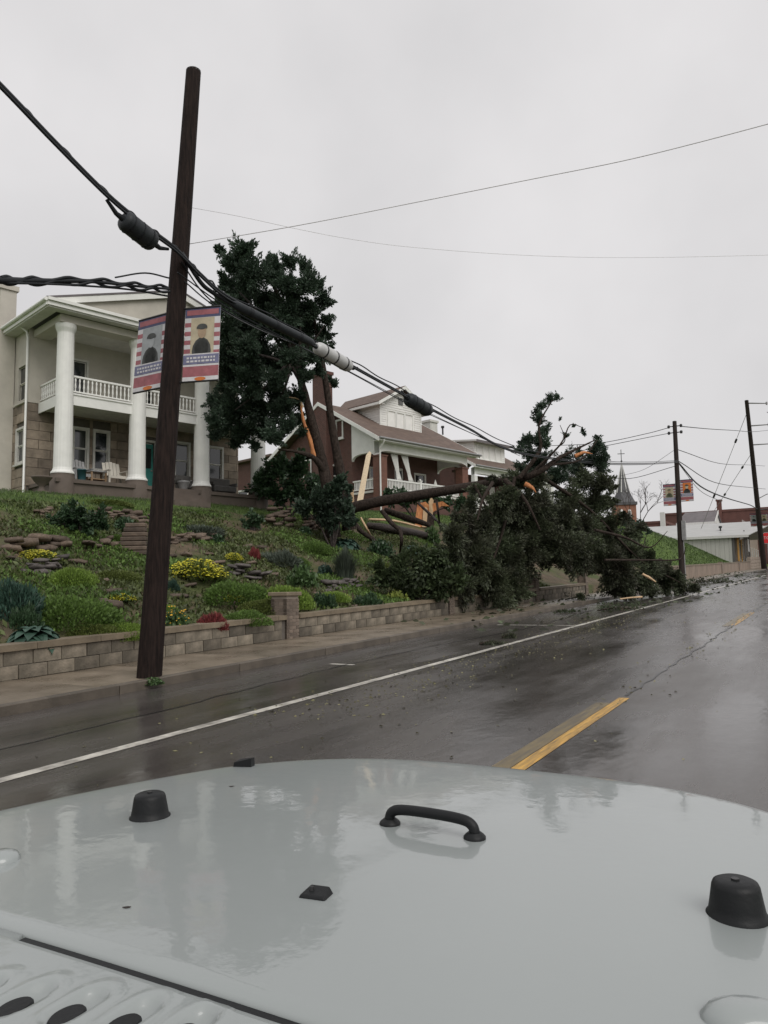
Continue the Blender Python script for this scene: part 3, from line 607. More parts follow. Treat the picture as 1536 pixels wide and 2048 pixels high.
# ------------------------------------------------------------------ the brick bungalow with the white dormer
def local_hit(O, A, px, py, v=None, u=None):
    """where the bearing meets the plane v=const or u=const of a house; returns (u, v, h)"""
    r = ray(px, py); fd = np.array([math.cos(A), math.sin(A), 0]); bk = np.array([-math.sin(A), math.cos(A), 0]); O = np.array(O)
    n, k = (bk, v) if v is not None else (fd, u)
    D = (O @ n + k - CAM @ n) / (r @ n); p = CAM + r * D - O
    return float(p @ fd), float(p @ bk), float(p[2])
O2 = tuple(at(745.3, 974.4, 46.0)); H2A = H1A
def arch_panel(mb, fn, a0, a1, hb, ht, flat, drop, th, rc=.7):
    """beam whose underside is a flattened arch"""
    pts = [(a0, hb)]; n = 8
    for k in range(n + 1): w = k / n * math.pi / 2; pts.append((a0 + rc * (1 - math.cos(w)), hb + drop * math.sin(w)))
    for k in range(n + 1): w = k / n * math.pi / 2; pts.append((a1 - rc * (1 - math.sin(w)), hb + drop * math.cos(w)))
    pts.append((a1, hb))
    top = ht if callable(ht) else (lambda a: ht)
    for (p, q), (p2, q2) in zip(pts, pts[1:]):
        if p2 - p < 1e-4: continue
        P = [fn(p, 0, q), fn(p2, 0, q2), fn(p2, 0, top(p2)), fn(p, 0, top(p)), fn(p, th, q), fn(p2, th, q2), fn(p2, th, top(p2)), fn(p, th, top(p))]
        mb.add(P, [(0, 1, 2, 3), (4, 7, 6, 5), (0, 4, 5, 1), (3, 2, 6, 7)])
    return mb
def planks(root, fn, a0, a1, h0, h1, ops=(), step=.17, clip=None, m='siding'):
    """lapped clapboards, each its own board; clip(h) gives the span left at a height"""
    h = h0
    while h < h1 - .02:
        hh = min(h + step, h1); lo, hi = (a0, a1) if clip is None else clip(hh); segs = [(lo, hi)]
        for o in ops:
            if o[2] < hh and o[3] > h: segs = [s for (x, y) in segs for s in ((x, min(y, o[0])), (max(x, o[1]), y)) if s[1] - s[0] > .04]
        for (x, y) in segs:
            if y - x > .05: MB().add([fn(x, 0, h), fn(y, 0, h), fn(y, 0, hh), fn(x, 0, hh), fn(x, -.035, h), fn(y, -.035, h), fn(y, -.006, hh), fn(x, -.006, hh)], [(4, 5, 6, 7), (0, 4, 7, 3), (1, 2, 6, 5), (0, 1, 5, 4), (3, 7, 6, 2)]).build('plank', M[m], root)
        h += step
def bungalow():
    t = thing('brick_bungalow', 'red brick bungalow with brown roof, white gabled dormer and open front porch', 'house', O2, H2A)
    fr = lambda v0: (lambda a, w, h: (a, v0 + w, h)); sd = lambda u0: (lambda a, w, h: (u0 + w, a, h))
    # main body
    ops = [(2.3, 3.1, .5, 1.7), (4.6, 5.5, -.05, 2.0), (6.6, 7.6, .5, 1.7)]; sops = [(3.45, 3.95, 3.7, 4.75), (3.9, 4.7, .6, 1.9), (6.6, 7.5, 2.6, 3.7)]
    mb = MB(); wall_open(mb, .75, 9.25, -2, 3.0, ops, .25, fr(2.55)); wall_open(mb, 2.8, 10.0, -2, 5.3 - 2.3, [sops[1], (6.6, 7.5, 2.6, 2.999)], .25, sd(.75)); mb.box(9.0, 2.81, -2, 9.25, 10, 3.0)
    mb.build('wall', M['brick'], t)
    g = MB().prism([(.76, 2.56, 3.004), (.76, 10.1, 3.004), (.76, 5.1, 5.95), (.76, 2.56, 4.45)], (.2, 0, 0)).build('gable_wall', M['brick'], t); g = MB().prism([(9.04, 2.56, 3.004), (9.04, 10.1, 3.004), (9.04, 5.1, 5.95), (9.04, 2.56, 4.45)], (.2, 0, 0)); g.build('gable_wall', M['brick'], t)
    for o in ops[:1] + ops[2:]: window(t, fr(2.55), *o, m='offwhite')
    d = MB().box(4.62, 2.62, -.04, 5.48, 2.67, 1.98).build('door', M['offwhite'], t); MB().box(4.75, 2.6, .9, 5.35, 2.618, 1.8).build('door_panel', M['glass'], d)
    window(t, sd(.755), *sops[0], m='white', fr=.12); window(t, sd(.75), *sops[1], m='white'); window(t, sd(.75), 6.6, 7.5, 1.6, 2.55, m='white')
    wg = MB(); wall_open(wg, 10.05, 25.0, -2.5, 3.4, [(20.0, 21.6, -.9, 1.3), (14, 15.2, -.2, 1.3)], .25, sd(.9)); wg.box(1.16, 10.05, -2.5, 8.5, 25, 3.4); wg.build('rear_wing', M['brick'], t)
    window(t, sd(.9), 20.0, 21.6, -.9, 1.3, m='white', fr=.16); window(t, sd(.9), 14, 15.2, -.2, 1.3, m='white')
    MB().prism([(.5, 10.65, 3.405), (8.9, 10.65, 3.405), (8.9, 25.4, 3.405), (.5, 25.4, 3.405)], (0, 0, .15)).build('wing_roof', M['shingle'], t)
    # porch
    MB().box(.7, .05, -.18, 9.2, 2.54, -.05).build('porch_floor', M['offwhite'], t); MB().box(.75, .1, -2.6, 9.15, 2.5, -.182).build('porch_base', M['brick'], t)
    for u in (.65, 8.6): MB().box(u, 0, -2.6, u + .62, .6, 2.0).box(u - .05, -.05, 2.0, u + .67, .65, 2.08).build('porch_pillar', M['pillarbrick'], t)
    mb = MB(); arch_panel(mb, fr(.06), .66, 9.22, 2.085, 3.0, 0, .28, .42, .9); mb.build('porch_beam', M['white'], t)
    slope = .565; zr = lambda v: 3.02 + slope * (v + .45)
    mb = MB(); arch_panel(mb, sd(.7), .5, 2.54, 1.95, lambda v: zr(v) - .13, 0, .36, .2, .8); mb.build('porch_side_panel', M['white'], t); mb = MB(); arch_panel(mb, sd(8.95), .5, 2.54, 1.95, lambda v: zr(v) - .13, 0, .36, .2, .8); mb.build('porch_side_panel', M['white'], t)
    MB().box(.95, .5, 2.96, 8.9, 2.54, 3.0).build('porch_ceiling', M['offwhite'], t)
    rl = MB()
    for (a, b) in ((1.3, 4.55), (4.72, 8.58)): rl.box(a, .28, .60, b, .38, .69).box(a, .29, .06, b, .37, .12)
    rl.box(.74, .62, .60, .84, 2.52, .69).box(.75, .62, .06, .83, 2.52, .12); rl.build('railing', M['white'], t)
    MB().box(4.55, .24, -.05, 4.72, .42, .78).box(4.52, .21, .78, 4.75, .45, .83).lathe([(.05, .83), (.08, .88), (.05, .94)], (4.635, .33, 0), 8).build('newel_post', M['white'], t)
    bal = MB().box(-.028, -.02, .12, .028, .02, .6).mesh('baluster', M['white'])
    for (a, b) in ((1.3, 4.55), (4.72, 8.58)):
        n = int((b - a) / .135)
        for k in range(n): link_mesh('baluster', bal, t, (a + (k + .5) * (b - a) / n, .33, 0))
    for k in range(13): link_mesh('baluster', bal, t, (.79, .7 + k * .14, 0), (0, 0, R(90)))
    # roof
    rv, rh = 5.1, zr(5.1); rf = MB()
    rf.prism([(.15, -.45, zr(-.45)), (9.95, -.45, zr(-.45)), (9.95, rv, rh), (.15, rv, rh)], (0, 0, -.1)); rf.prism([(.15, rv, rh), (9.95, rv, rh), (9.95, 10.6, zr(-.45)), (.15, 10.6, zr(-.45))], (0, 0, -.1))
    rf.build('roof', M['shingle'], t)
    for u in (.1, 9.955):
        rk = MB().prism([(u, -.47, zr(-.47) + .01), (u, rv, rh + .01), (u, rv, rh - .24), (u, -.47, zr(-.47) - .24)], (.045, 0, 0)); rk.prism([(u, 10.6, zr(-.47) + .01), (u, rv, rh + .01), (u, rv, rh - .24), (u, 10.6, zr(-.47) - .24)], (.045, 0, 0)); rk.build('rake_board', M['white'], t)
    MB().box(.15, -.5, 2.83, 9.95, -.455, 3.0).box(.15, -.454, 2.84, 9.95, .05, 2.87).build('fascia', M['white'], t)
    MB().tube([(.12, -.56, 2.98), (10.0, -.56, 2.96)], .075, 8).build('gutter', M['rail'], t)
    MB().tube([(.5, -.56, 2.92), (.5, -.5, 2.72), (.58, -.1, 2.45), (.6, -.08, 2.2), (.6, -.08, -1.6)], .05, 8).build('downspout', M['white'], t)
    c = MB().box(.15, 4.35, -2, .74, 5.65, 7.9).build('chimney', M['brick'], t); MB().box(.08, 4.28, 7.9, .81, 5.72, 8.1).build('chimney_cap', M['farbrick'], c)
    u, v, h = local_hit(O2, H2A, 862, 868, v=5.4); c = MB().box(u - .42, 5.1, h - 1.2, u + .42, 5.9, h + .85).build('chimney', M['offwhite'], t); MB().box(u - .5, 5.02, h + .85, u + .5, 5.98, h + 1.02).build('chimney_cap', M['offwhite'], c)
    u, v, h = local_hit(O2, H2A, 886, 882, v=3.5); MB().tube([(u, 3.5, zr(3.5) - .1), (u, 3.5, zr(3.5) + .45)], .06, 8).tube([(u, 3.5, zr(3.5) + .4), (u, 3.5, zr(3.5) + .55)], .12, 8).build('vent_pipe', M['black'], t)
    # dormer
    b = MB().prism([(3.25, 2.5, 4.3), (7.2, 2.5, 4.3), (7.2, 2.5, 6.1), (5.22, 2.5, 7.25), (3.25, 2.5, 6.1)], (0, 3.6, 0)).build('dormer', M['siding'], t)
    wo = [(3.95, 6.45, 4.62, 5.72)]
    planks(b, fr(2.5), 3.25, 7.2, 4.62, 7.1, [(3.82, 6.58, 4.5, 5.84), (5.0, 5.45, 6.28, 6.78)], .155, clip=lambda h: (3.25, 7.2) if h < 6.05 else (5.22 - 1.97 * (7.25 - h) / 1.15, 5.22 + 1.97 * (7.25 - h) / 1.15))
    planks(b, lambda a, w, h: (3.25 + w, a, h), 2.5, 5.8, 4.62, 6.1, (), .155, clip=lambda h: (2.5, (h - 3.0) / slope - .45))
    for k in range(3): window(b, fr(2.49), 3.98 + k * .85, 4.66 + k * .85, 4.62, 5.72, m='white', fr=.07, curtain=.95 if k else .5)
    MB().box(5.02, 2.44, 6.3, 5.43, 2.49, 6.76).build('vent', M['vent'], b)
    for k in range(6): MB().box(5.03, 2.415, 6.32 + k * .073, 5.42, 2.445, 6.35 + k * .073).build('louvre', M['rail'], b)
    rf = MB(); s2 = 1.42 / 2.5
    for sg in (-1, 1):
        rf.prism([(5.22, 2.0, 7.55), (5.22 + sg * 2.5, 2.0, 7.55 - s2 * 2.5), (5.22 + sg * 2.5, 6.2, 7.55 - s2 * 2.5), (5.22, 8.0, 7.55)], (0, 0, -.09))
    rf.build('dormer_roof', M['shingle'], b)
    for sg in (-1, 1):
        rk = MB().prism([(5.22, 1.985, 7.52), (5.22 + sg * 2.52, 1.985, 7.52 - s2 * 2.52), (5.22 + sg * 2.52, 1.985, 7.3 - s2 * 2.52), (5.22, 1.985, 7.3)], (0, .05, 0)); rk.box(5.22 + sg * 2.44, 2.04, 5.9, 5.22 + sg * 2.52, 5.8, 6.06); rk.box(5.22 + sg * 1.98, 2.04, 5.98, 5.22 + sg * 2.44, 5.8, 6.01); rk.build('rake_board', M['white'], b)
    MB().box(3.19, 2.43, 4.5, 3.3, 2.5, 6.08).box(7.15, 2.43, 4.5, 7.26, 2.5, 6.08).build('corner_board', M['white'], b)
bungalow()
def h2(u, v, h): return to_world(O2, H2A, u, v, h)
def drape(label, u, lean):
    t = MB(); V = []; n, k = 9, 12
    for j in range(k + 1):
        s = j / k; pin = .16 + .3 * abs(s - .68) if s < .68 else .16 + .35 * (s - .68)
        for i in range(n): a = i / (n - 1) - .5; V.append((a * pin * 1.6 + lean * s, .05 * math.sin(i * 2.2), -1.62 * s))
    t.add(V, [(j * n + i, j * n + i + 1, (j + 1) * n + i + 1, (j + 1) * n + i) for j in range(k) for i in range(n - 1)], True)
    o = t.build('porch_curtain', M['white'], None, h2(u, .45, 2.32), (0, 0, H2A)); m = o.modifiers.new('thickness', 'SOLIDIFY'); m.thickness = .01
    tag(o, label, 'curtain', 'white curtains on the bungalow porch')
drape('white tied curtain nearest the left brick pillar of the bungalow porch', 2.35, .45)
drape('white tied curtain second from the left brick pillar of the bungalow porch', 3.3, .6)
o = MB().prism([(0, 0, 0), (.95, 0, 0), (.72, 0, .35), (.3, 0, .8), (.12, 0, 1.15), (0, 0, .9)], (0, .03, 0)).build('torn_panel', M['offwhite'], None, h2(6.35, .6, -.05), (0, 0, H2A)); tag(o, 'pointed pale torn panel leaning on the bungalow porch near the right pillar', 'panel')

# ------------------------------------------------------------------ the second bungalow, mostly behind the fallen crown
O3 = tuple(at(954, 931, 62.0)); H3A = H1A
def bungalow_far():
    t = thing('far_bungalow', 'brown roofed house with a wide shed dormer half hidden behind the fallen tree', 'house', O3, H3A)
    fr = lambda v0: (lambda a, w, h: (a, v0 + w, h)); sd = lambda u0: (lambda a, w, h: (u0 + w, a, h))
    slope = .56; zr = lambda v: .08 + slope * v
    mb = MB(); wall_open(mb, .4, 8.4, -5, -.2, [(2, 3, -2.4, -1.0), (5.2, 6.1, -3, -.9)], .25, fr(2.7)); mb.box(.4, 2.96, -5, .65, 10, 0).box(8.15, 2.96, -5, 8.4, 10, 0); mb.build('wall', M['brick'], t)
    MB().prism([(.42, 2.7, .004), (.42, 10, .004), (.42, 5.4, 2.9), (.42, 2.7, 1.35)], (.2, 0, 0)).build('gable_wall', M['brick'], t)
    window(t, fr(2.7), 2, 3, -2.4, -1.0); MB().box(5.2, 2.8, -3, 6.1, 2.85, -.9).build('door', M['offwhite'], t)
    MB().prism([(-.2, 0, zr(0)), (12.1, 0, zr(0)), (12.1, 2.7, zr(2.7)), (-.2, 2.7, zr(2.7))], (0, 0, -.1)).prism([(-.2, 2.7, zr(2.7)), (8.9, 2.7, zr(2.7)), (8.9, 5.4, zr(5.4)), (-.2, 5.4, zr(5.4))], (0, 0, -.1)).prism([(-.2, 5.4, zr(5.4)), (8.9, 5.4, zr(5.4)), (8.9, 11, 0), (-.2, 11, 0)], (0, 0, -.1)).build('roof', M['shingle'], t)
    MB().prism([(-.25, -.02, .09), (-.25, 5.4, zr(5.4) + .01), (-.25, 5.4, zr(5.4) - .22), (-.25, -.02, -.15)], (.045, 0, 0)).build('rake_board', M['white'], t)
    MB().box(-.2, -.05, -.14, 12.1, -.002, .06).box(-.2, 0, -.12, 12.1, .4, -.09).build('fascia', M['white'], t); MB().tube([(-.22, -.11, .02), (12.15, -.11, -.02)], .07, 8).build('gutter', M['rail'], t)
    mb = MB(); arch_panel(mb, fr(.35), .1, 11.8, -.75, -.1, 0, .2, .35, .8); mb.box(11.45, .71, -.75, 11.8, 2.7, -.1); mb.build('porch_beam', M['white'], t)
    for u in (.1, 5.6, 10.15, 11.4): MB().box(u, .35, -5, u + .38, .7, -.76).build('porch_post', M['white'], t)
    MB().box(.1, .3, -3.6, 11.8, 2.69, -3.3).build('porch_floor', M['offwhite'], t); MB().box(.15, .35, -5, 11.7, 2.6, -3.61).build('porch_base', M['brick'], t)
    MB().box(.5, .5, -2.62, 8.3, .58, -2.54).box(.5, .5, -3.2, 8.3, .58, -3.13).build('railing', M['white'], t)
    bal = MB().box(-.03, -.02, -3.14, .03, .02, -2.6).mesh('baluster', M['white'])
    for k in range(48): link_mesh('baluster', bal, t, (.6 + k * .16, .54, 0))
    b = MB().prism([(1.9, 1.7, .6), (1.9, 1.7, 2.42), (1.9, 5.0, 2.75), (1.9, 5.0, 2.3)], (4.3, 0, 0)).build('dormer', M['siding'], t)
    planks(b, fr(1.7), 1.9, 6.2, 1.04, 2.42, [(2.2, 5.75, .9, 2.3)], .17)
    planks(b, sd(1.9), 1.7, 5.0, 1.04, 2.6, (), .17, clip=lambda h: (1.7, (h - .08) / slope))
    for k in range(4): window(b, fr(1.69), 2.3 + k * .88, 3.0 + k * .88, 1.12, 2.2, m='white', fr=.07, curtain=.5)
    MB().prism([(1.4, 1.1, 2.5), (6.7, 1.1, 2.5), (6.7, 5.3, 3.0), (1.4, 5.3, 3.0)], (0, 0, -.14)).build('dormer_roof', M['farwhite'], b)
    MB().box(1.45, 1.06, 2.32, 6.65, 1.096, 2.52).build('fascia', M['farroof'], b)
bungalow_far()

# ------------------------------------------------------------------ far end of the street
def on_y(px, py, Y): d = ray(px, py); return CAM + d * (Y / d[1])
def metal_building():
    Y = 128.0; a = on_y(1466, 1071, Y); b = on_y(1285, 1083, Y); g = on_y(1466, 1114, Y)
    t = thing('metal_building', 'long low pale metal sided building with grey roof beyond the grassy bank', 'building', (a[0], Y, a[2]))
    W = a[0] - b[0] + 6; H = a[2] - g[2] + 2.5; n = 30
    for k in range(n): MB().box(-W + k * W / n, 0, -H, -W + (k + 1) * W / n - .03, .1, -.05).build('siding_panel', M['metalwall'], t)
    MB().box(-W, .06, -H, -.06, 10, -.06).build('core', M['mortar'], t); MB().box(-.25, -.03, -H, .1, .35, -.06).build('corner_post', M['wicker'], t)
    rh = on_y(1502, 1043, Y + 7)[2] - a[2]
    MB().prism([(-W, -.5, 0), (2.2, -.5, 0), (6.0, 7, rh), (-W, 7, rh)], (0, 0, -.12)).prism([(-W, 7, rh), (6, 7, rh), (6, 14, 0), (-W, 14, 0)], (0, 0, -.12)).build('roof', M['greyroof'], t)
    MB().box(-W, -.56, -.36, 2.2, -.51, .02).build('fascia', M['farwhite'], t)
    MB().tube([(-2.0, 2.4, .3), (-2.0, 2.4, 1.6)], .12, 8).tube([(-2.0, 2.4, 1.4), (-2.0, 2.4, 1.7)], .25, 8).build('roof_vent', M['black'], t)
metal_building()
def sandstone_building():
    x = -13.2; y0 = ypx(1474, x, 1090); y1 = y0 + 32; P = on_x(1476, 1073, x); zb = on_x(1476, 1115, x)[2]
    t = thing('sandstone_building', 'tan sandstone gabled building with small dark windows at the end of the street', 'building', (x, y0, P[2]))
    H = P[2] - zb + 2; yp = ypx(1512, x, 1058) - y0; zp = on_x(1512, 1057, x)[2] - P[2]; LE = 2 * yp
    fn = lambda a, w, h: (-w, a, h); ops = [(3 + 4.1 * k, 4.3 + 4.1 * k, -3.6, -1.1) for k in range(int((LE - 5) / 4.1))]
    mb = MB(); wall_open(mb, 0, LE, -H - 2, .1, ops, .4, fn); mb.box(-12, 0, -H - 2, -.41, .3, .1); mb.prism([(-.02, 0, .105), (-.02, LE, .105), (-.02, yp, zp)], (-.35, 0, 0)); mb.build('wall', M['sandstone'], t)
    for o in ops: window(t, fn, *o, m='offwhite', fr=.12, sill=True)
    for (a, b) in ((0.02, 2.4), (5.2, 7.0)): boxf(MB(), fn, a, b, -.05, -.002, -4.2, .9 if a < 1 else 2.0).build('ochre_panel', M['ochrewall'], t)  # two wall panels in an ochre tone
    mb = MB()
    mb.prism([(.5, -.6, -.1), (.5, yp, zp + .1), (-14, yp, zp + .1), (-14, -.6, -.1)], (0, 0, -.2)); mb.prism([(.5, yp, zp + .1), (.5, LE + .6, -.1), (-14, LE + .6, -.1), (-14, yp, zp + .1)], (0, 0, -.2)); mb.build('roof', M['greyroof'], t)
    MB().prism([(.55, -.6, -.1), (.55, yp, zp + .1), (.55, yp, zp - .5), (.55, -.6, -.7)], (-.04, 0, 0)).build('rake_board', M['farwhite'], t)
    MB().box(-.8, yp - .6, zp - .6, .1, yp + .6, zp + 1.5).build('chimney', M['farbrick'], t)
    for k in range(5): boxf(MB(), fn, 10 + k * 1.5, 10.08 + k * 1.5, -.06, -.003, .3, 3.2).build('batten', M['farwhite'], t)
    boxf(MB(), fn, 10, 16.1, -.062, -.004, .2, .3).build('batten', M['farwhite'], t)
    g = thing('metal_gate', 'grey mesh gate with a small white notice below the ochre wall', 'gate', (x + 1.2, y0 - 1, zb - .4))
    for yy in (0, 7.2): MB().tube([(0, yy, -1), (0, yy, 4.5)], .09, 8).build('gate_post', M['wicker'], g)
    MB().tube([(0, 0, 4.4), (0, 7.2, 4.4)], .05, 6).tube([(0, 0, .3), (0, 7.2, .3)], .05, 6).build('gate_rail', M['wicker'], g)
    for k in range(18): MB().tube([(0, .4 + k * .38, .3), (0, .4 + k * .38, 4.4)], .015, 4).build('gate_wire', M['wicker'], g)
    MB().box(-.02, 4.4, 1.4, .04, 6.6, 3.4).build('notice', M['farwhite'], g)
sandstone_building()
def far_box(name, label, px0, px1, pyt, pyb, Y, dpt, m, cat='building', slopey=None):
    a = on_y(px0, pyt[0], Y); b = on_y(px1, pyt[1], Y); z0 = min(on_y(px0, pyb, Y)[2], on_y(px1, pyb, Y)[2]) - 6
    t = thing(name, label, cat, (a[0], Y, z0)); W = b[0] - a[0]; zt = max(a[2], b[2]) - z0
    MB().box(0, 0, 0, W, dpt, zt).build('wall', M[m], t); MB().box(-.15, -.15, zt, W + .15, dpt + .15, zt + .45).build('parapet', M['farwhite'] if False else M['farbrick'], t)
    return t, W, zt
t, W, zt = far_box('brick_building', 'tall dark red brick building behind the metal building at the far right', 1436, 1640, (1030, 1012), 1100, 168, 22, 'farbrick')
MB().box(-.1, -.4, zt - 3, .75, .6, zt + 2.2).build('chimney', M['farbrick'], t); MB().box(-.25, -.55, zt + 2.2, .9, .75, zt + 2.5).build('chimney_cap', M['farbrick'], t)
for k in range(2): MB().tube([(7.5 + k * 10, -1.2, zt - 9.5), (7.5 + k * 10, -.1, zt - 9.5)], .35, 8).build('wall_lamp', M['farwhite'], t)
MB().box(9, -2.5, zt - 14, 16.5, -.02, zt - 10.2).build('rooftop_box', M['farwhite'], t)
for k in range(4): MB().box(20 + k * 7, -.1, zt - 8, 22.4 + k * 7, -.01, zt - 4).build('window', M['glass'], t)
t, W, zt = far_box('brick_building', 'lower brown brick building with a parapet left of the tall brick building', 1330, 1436, (1031, 1027), 1090, 176, 18, 'farbrick')
MB().box(3, -.2, zt - 4.5, 6.5, -.01, zt - 1.5).build('window', M['glass'], t)
t, W, zt = far_box('brick_building', 'lowest dark brick building just right of the church tower', 1284, 1328, (1049, 1046), 1090, 150, 14, 'farbrick')
MB().box(W - .6, -.4, zt - 2, W + .2, .4, zt + 2.0).build('flue', M['farwhite'], t)
def small_house():
    Y = 140.0; a = on_y(1352, 1047, Y); b = on_y(1424, 1040, Y); c = on_y(1440, 1022, Y)
    t = thing('grey_roof_house', 'small house with a grey shingle roof and white gable before the brick buildings', 'house', (a[0], Y, a[2]))
    W = b[0] - a[0]; rz = c[2] - a[2] + .5
    MB().box(.8, .6, -9, W, 9, -.05).build('wall', M['farbrick'], t); MB().box(4, .55, -3, W - 5, .596, -.6).build('white_panel', M['farwhite'], t)
    MB().prism([(0, 0, 0), (W + .4, 0, 0), (W + .4, 5, rz), (0.8, 5, rz)], (0, 0, -.2)).prism([(.8, 5, rz), (W + .4, 5, rz), (W + .4, 10, 0), (0, 10, 0)], (0, 0, -.2)).build('roof', M['farroof'], t)
    MB().prism([(W + .05, .5, 0), (W + .05, 9.5, 0), (W + .05, 5, rz - .3)], (.1, 0, 0)).build('gable_wall', M['farwhite'], t)
    MB().prism([(W + .42, -.05, .1), (W + .42, 5, rz + .1), (W + .42, 5, rz - .5), (W + .42, -.05, -.5)], (.1, 0, 0)).box(0, -.06, -.4, W + .5, -.01, 0).build('rake_board', M['farwhite'], t)
small_house()
def church():
    D = 200.0; b = at(1247, 1008, D); k = D / FPX
    t = thing('church_tower', 'distant brick church tower with a tall grey spire and cross', 'church', (b[0], b[1], b[2]), YAW - R(8))
    w = 20.5 * k
    MB().box(-w, -w, -26, w, w, 0).build('tower', M['churchbrick'], t); MB().box(-w - .3, -w - .3, -.5, w + .3, w + .3, .25).build('cornice', M['slate'], t)
    h = 84 * k; n = 8; V = [(w * 1.15 * math.cos(2 * math.pi * (i + .5) / n), w * 1.15 * math.sin(2 * math.pi * (i + .5) / n), .26) for i in range(n)]
    V += [(w * .66 * math.cos(2 * math.pi * (i + .5) / n), w * .66 * math.sin(2 * math.pi * (i + .5) / n), 2.9) for i in range(n)]
    mb = MB().add(V + [(0, 0, h)], [(i, (i + 1) % n, n + (i + 1) % n, n + i) for i in range(n)] + [(n + i, n + (i + 1) % n, 2 * n) for i in range(n)]); sp = mb.build('spire', M['slate'], t)
    for i in range(n): p = np.array(V[n + i]); MB().tube([p * np.array([1, 1, 1]), p * .03 + np.array([0, 0, h * .97])], [.16, .07], 5).build('rib', M['farwhite'], sp)
    MB().tube([(0, 0, h), (0, 0, h + 3.4)], .10, 6).tube([(-.9, 0, h + 2.3), (.9, 0, h + 2.3)], .10, 6).lathe([(.1, 0), (.28, .25), (.1, .5)], (0, 0, h + .1), 8).build('cross', M['slate'], t)
    for sx in (-1, 1):
        f = MB().box(sx * w * .36 - .45, -w - .12, -7.4, sx * w * .36 + .45, -w - .02, -2.2).lathe([(.45, 0), (.3, .4), (.05, .6)], (sx * w * .36, -w - .07, -2.2), 8).build('window', M['farwhite'], t)
        for q in range(4): MB().box(sx * w * .36 - .3, -w - .16, -7 + q * 1.2, sx * w * .36 + .3, -w - .121, -6.1 + q * 1.2).build('louvre', M['vent'], f)
church()

# ------------------------------------------------------------------ utility poles, banners, cables
def smooth(pts, n=6):
    P = [np.array(p, float) for p in pts]; P = [2 * P[0] - P[1]] + P + [2 * P[-1] - P[-2]]; out = []
    for i in range(1, len(P) - 2):
        for k in range(n):
            t = k / n; a, b, c, d = P[i - 1], P[i], P[i + 1], P[i + 2]
            out.append(.5 * ((2 * b) + (-a + c) * t + (2 * a - 5 * b + 4 * c - d) * t * t + (-a + 3 * b - 3 * c + d) * t ** 3))
    return out + [P[-2]]
XP = -8.98
def pole(label, pb, pt, r0, r1, m, extra=None):
    t = thing('utility_pole', label, 'utility pole', tuple(pb)); pb = np.array(pb); pt = np.array(pt); d = pt - pb
    MB().tube([d * s for s in (-.04, 0, .05, .25, .5, .75, 1)], [r0 * 1.02, r0, r0 * .98, r0 + (r1 - r0) * .25, (r0 + r1) / 2, r0 + (r1 - r0) * .75, r1], 18).build('shaft', M[m], t)
    MB().lathe([(r1 * 1.01, -.02), (r1 * 1.01, .01), (r1 * .8, .03)], tuple(d), 14).build('pole_cap', M['black'], t)
    return t, pb, d
P1b = on_x(298, 1360, XP); P1t = on_x(387, 143, XP)
p1, P1b, P1d = pole('near dark brown utility pole leaning right beside the kerb', P1b, P1t, .185, .125, 'pole')
P2y = 54.6; P2b = np.array([XP, P2y, zroad(P2y) + .1]); P2t = on_x(1349, 843, XP)
p2, P2b, P2d = pole('second utility pole with two banners standing behind the branch pile', P2b, P2t, .20, .135, 'pole2')
P3b = on_x(1528, 1133, XP); P3t = on_x(1493, 801, XP)
p3, P3b, P3d = pole('tallest far utility pole with three side insulator arms at the right edge', P3b, P3t, .38, .24, 'pole2')
def on1(f): return P1b + P1d * f
def on2(f): return P2b + P2d * f
def on3(f): return P3b + P3d * f
MB().box(.14, -.15, 2.9, .38, .15, 4.2).build('meter_box', M['rail'], p2); MB().tube([(.2, 0, 0), (.2, 0, 2.9)], .04, 6).build('conduit', M['rail'], p2)
for f in (.93, .97): o = on2(f) - P2b; MB().tube([o + np.array([-.35, 0, 0]), o + np.array([.35, 0, 0])], .035, 6).lathe([(.07, -.1), (.1, 0), (.07, .1)], tuple(o + np.array([-.4, 0, 0])), 8).lathe([(.07, -.1), (.1, 0), (.07, .1)], tuple(o + np.array([.4, 0, 0])), 8).build('insulator', M['black'], p2)
for f, py in ((.985, 809), (.855, 849), (.745, 886)):
    a = P3d * f
    MB().tube([a, a + np.array([2.3, 0, -.35 if py < 820 else -.1])], [.1, .07], 6).lathe([(.1, -.2), (.13, 0), (.1, .2)], tuple(a + np.array([2.35, 0, -.35 if py < 820 else -.1])), 8).build('insulator_arm', M['rail'], p3)
o = on3(.42) - P3b; MB().tube([o, o + np.array([1.2, 0, .6]), o + np.array([3.5, 0, 1.1])], .06, 6).build('lamp_arm', M['rail'], p3)
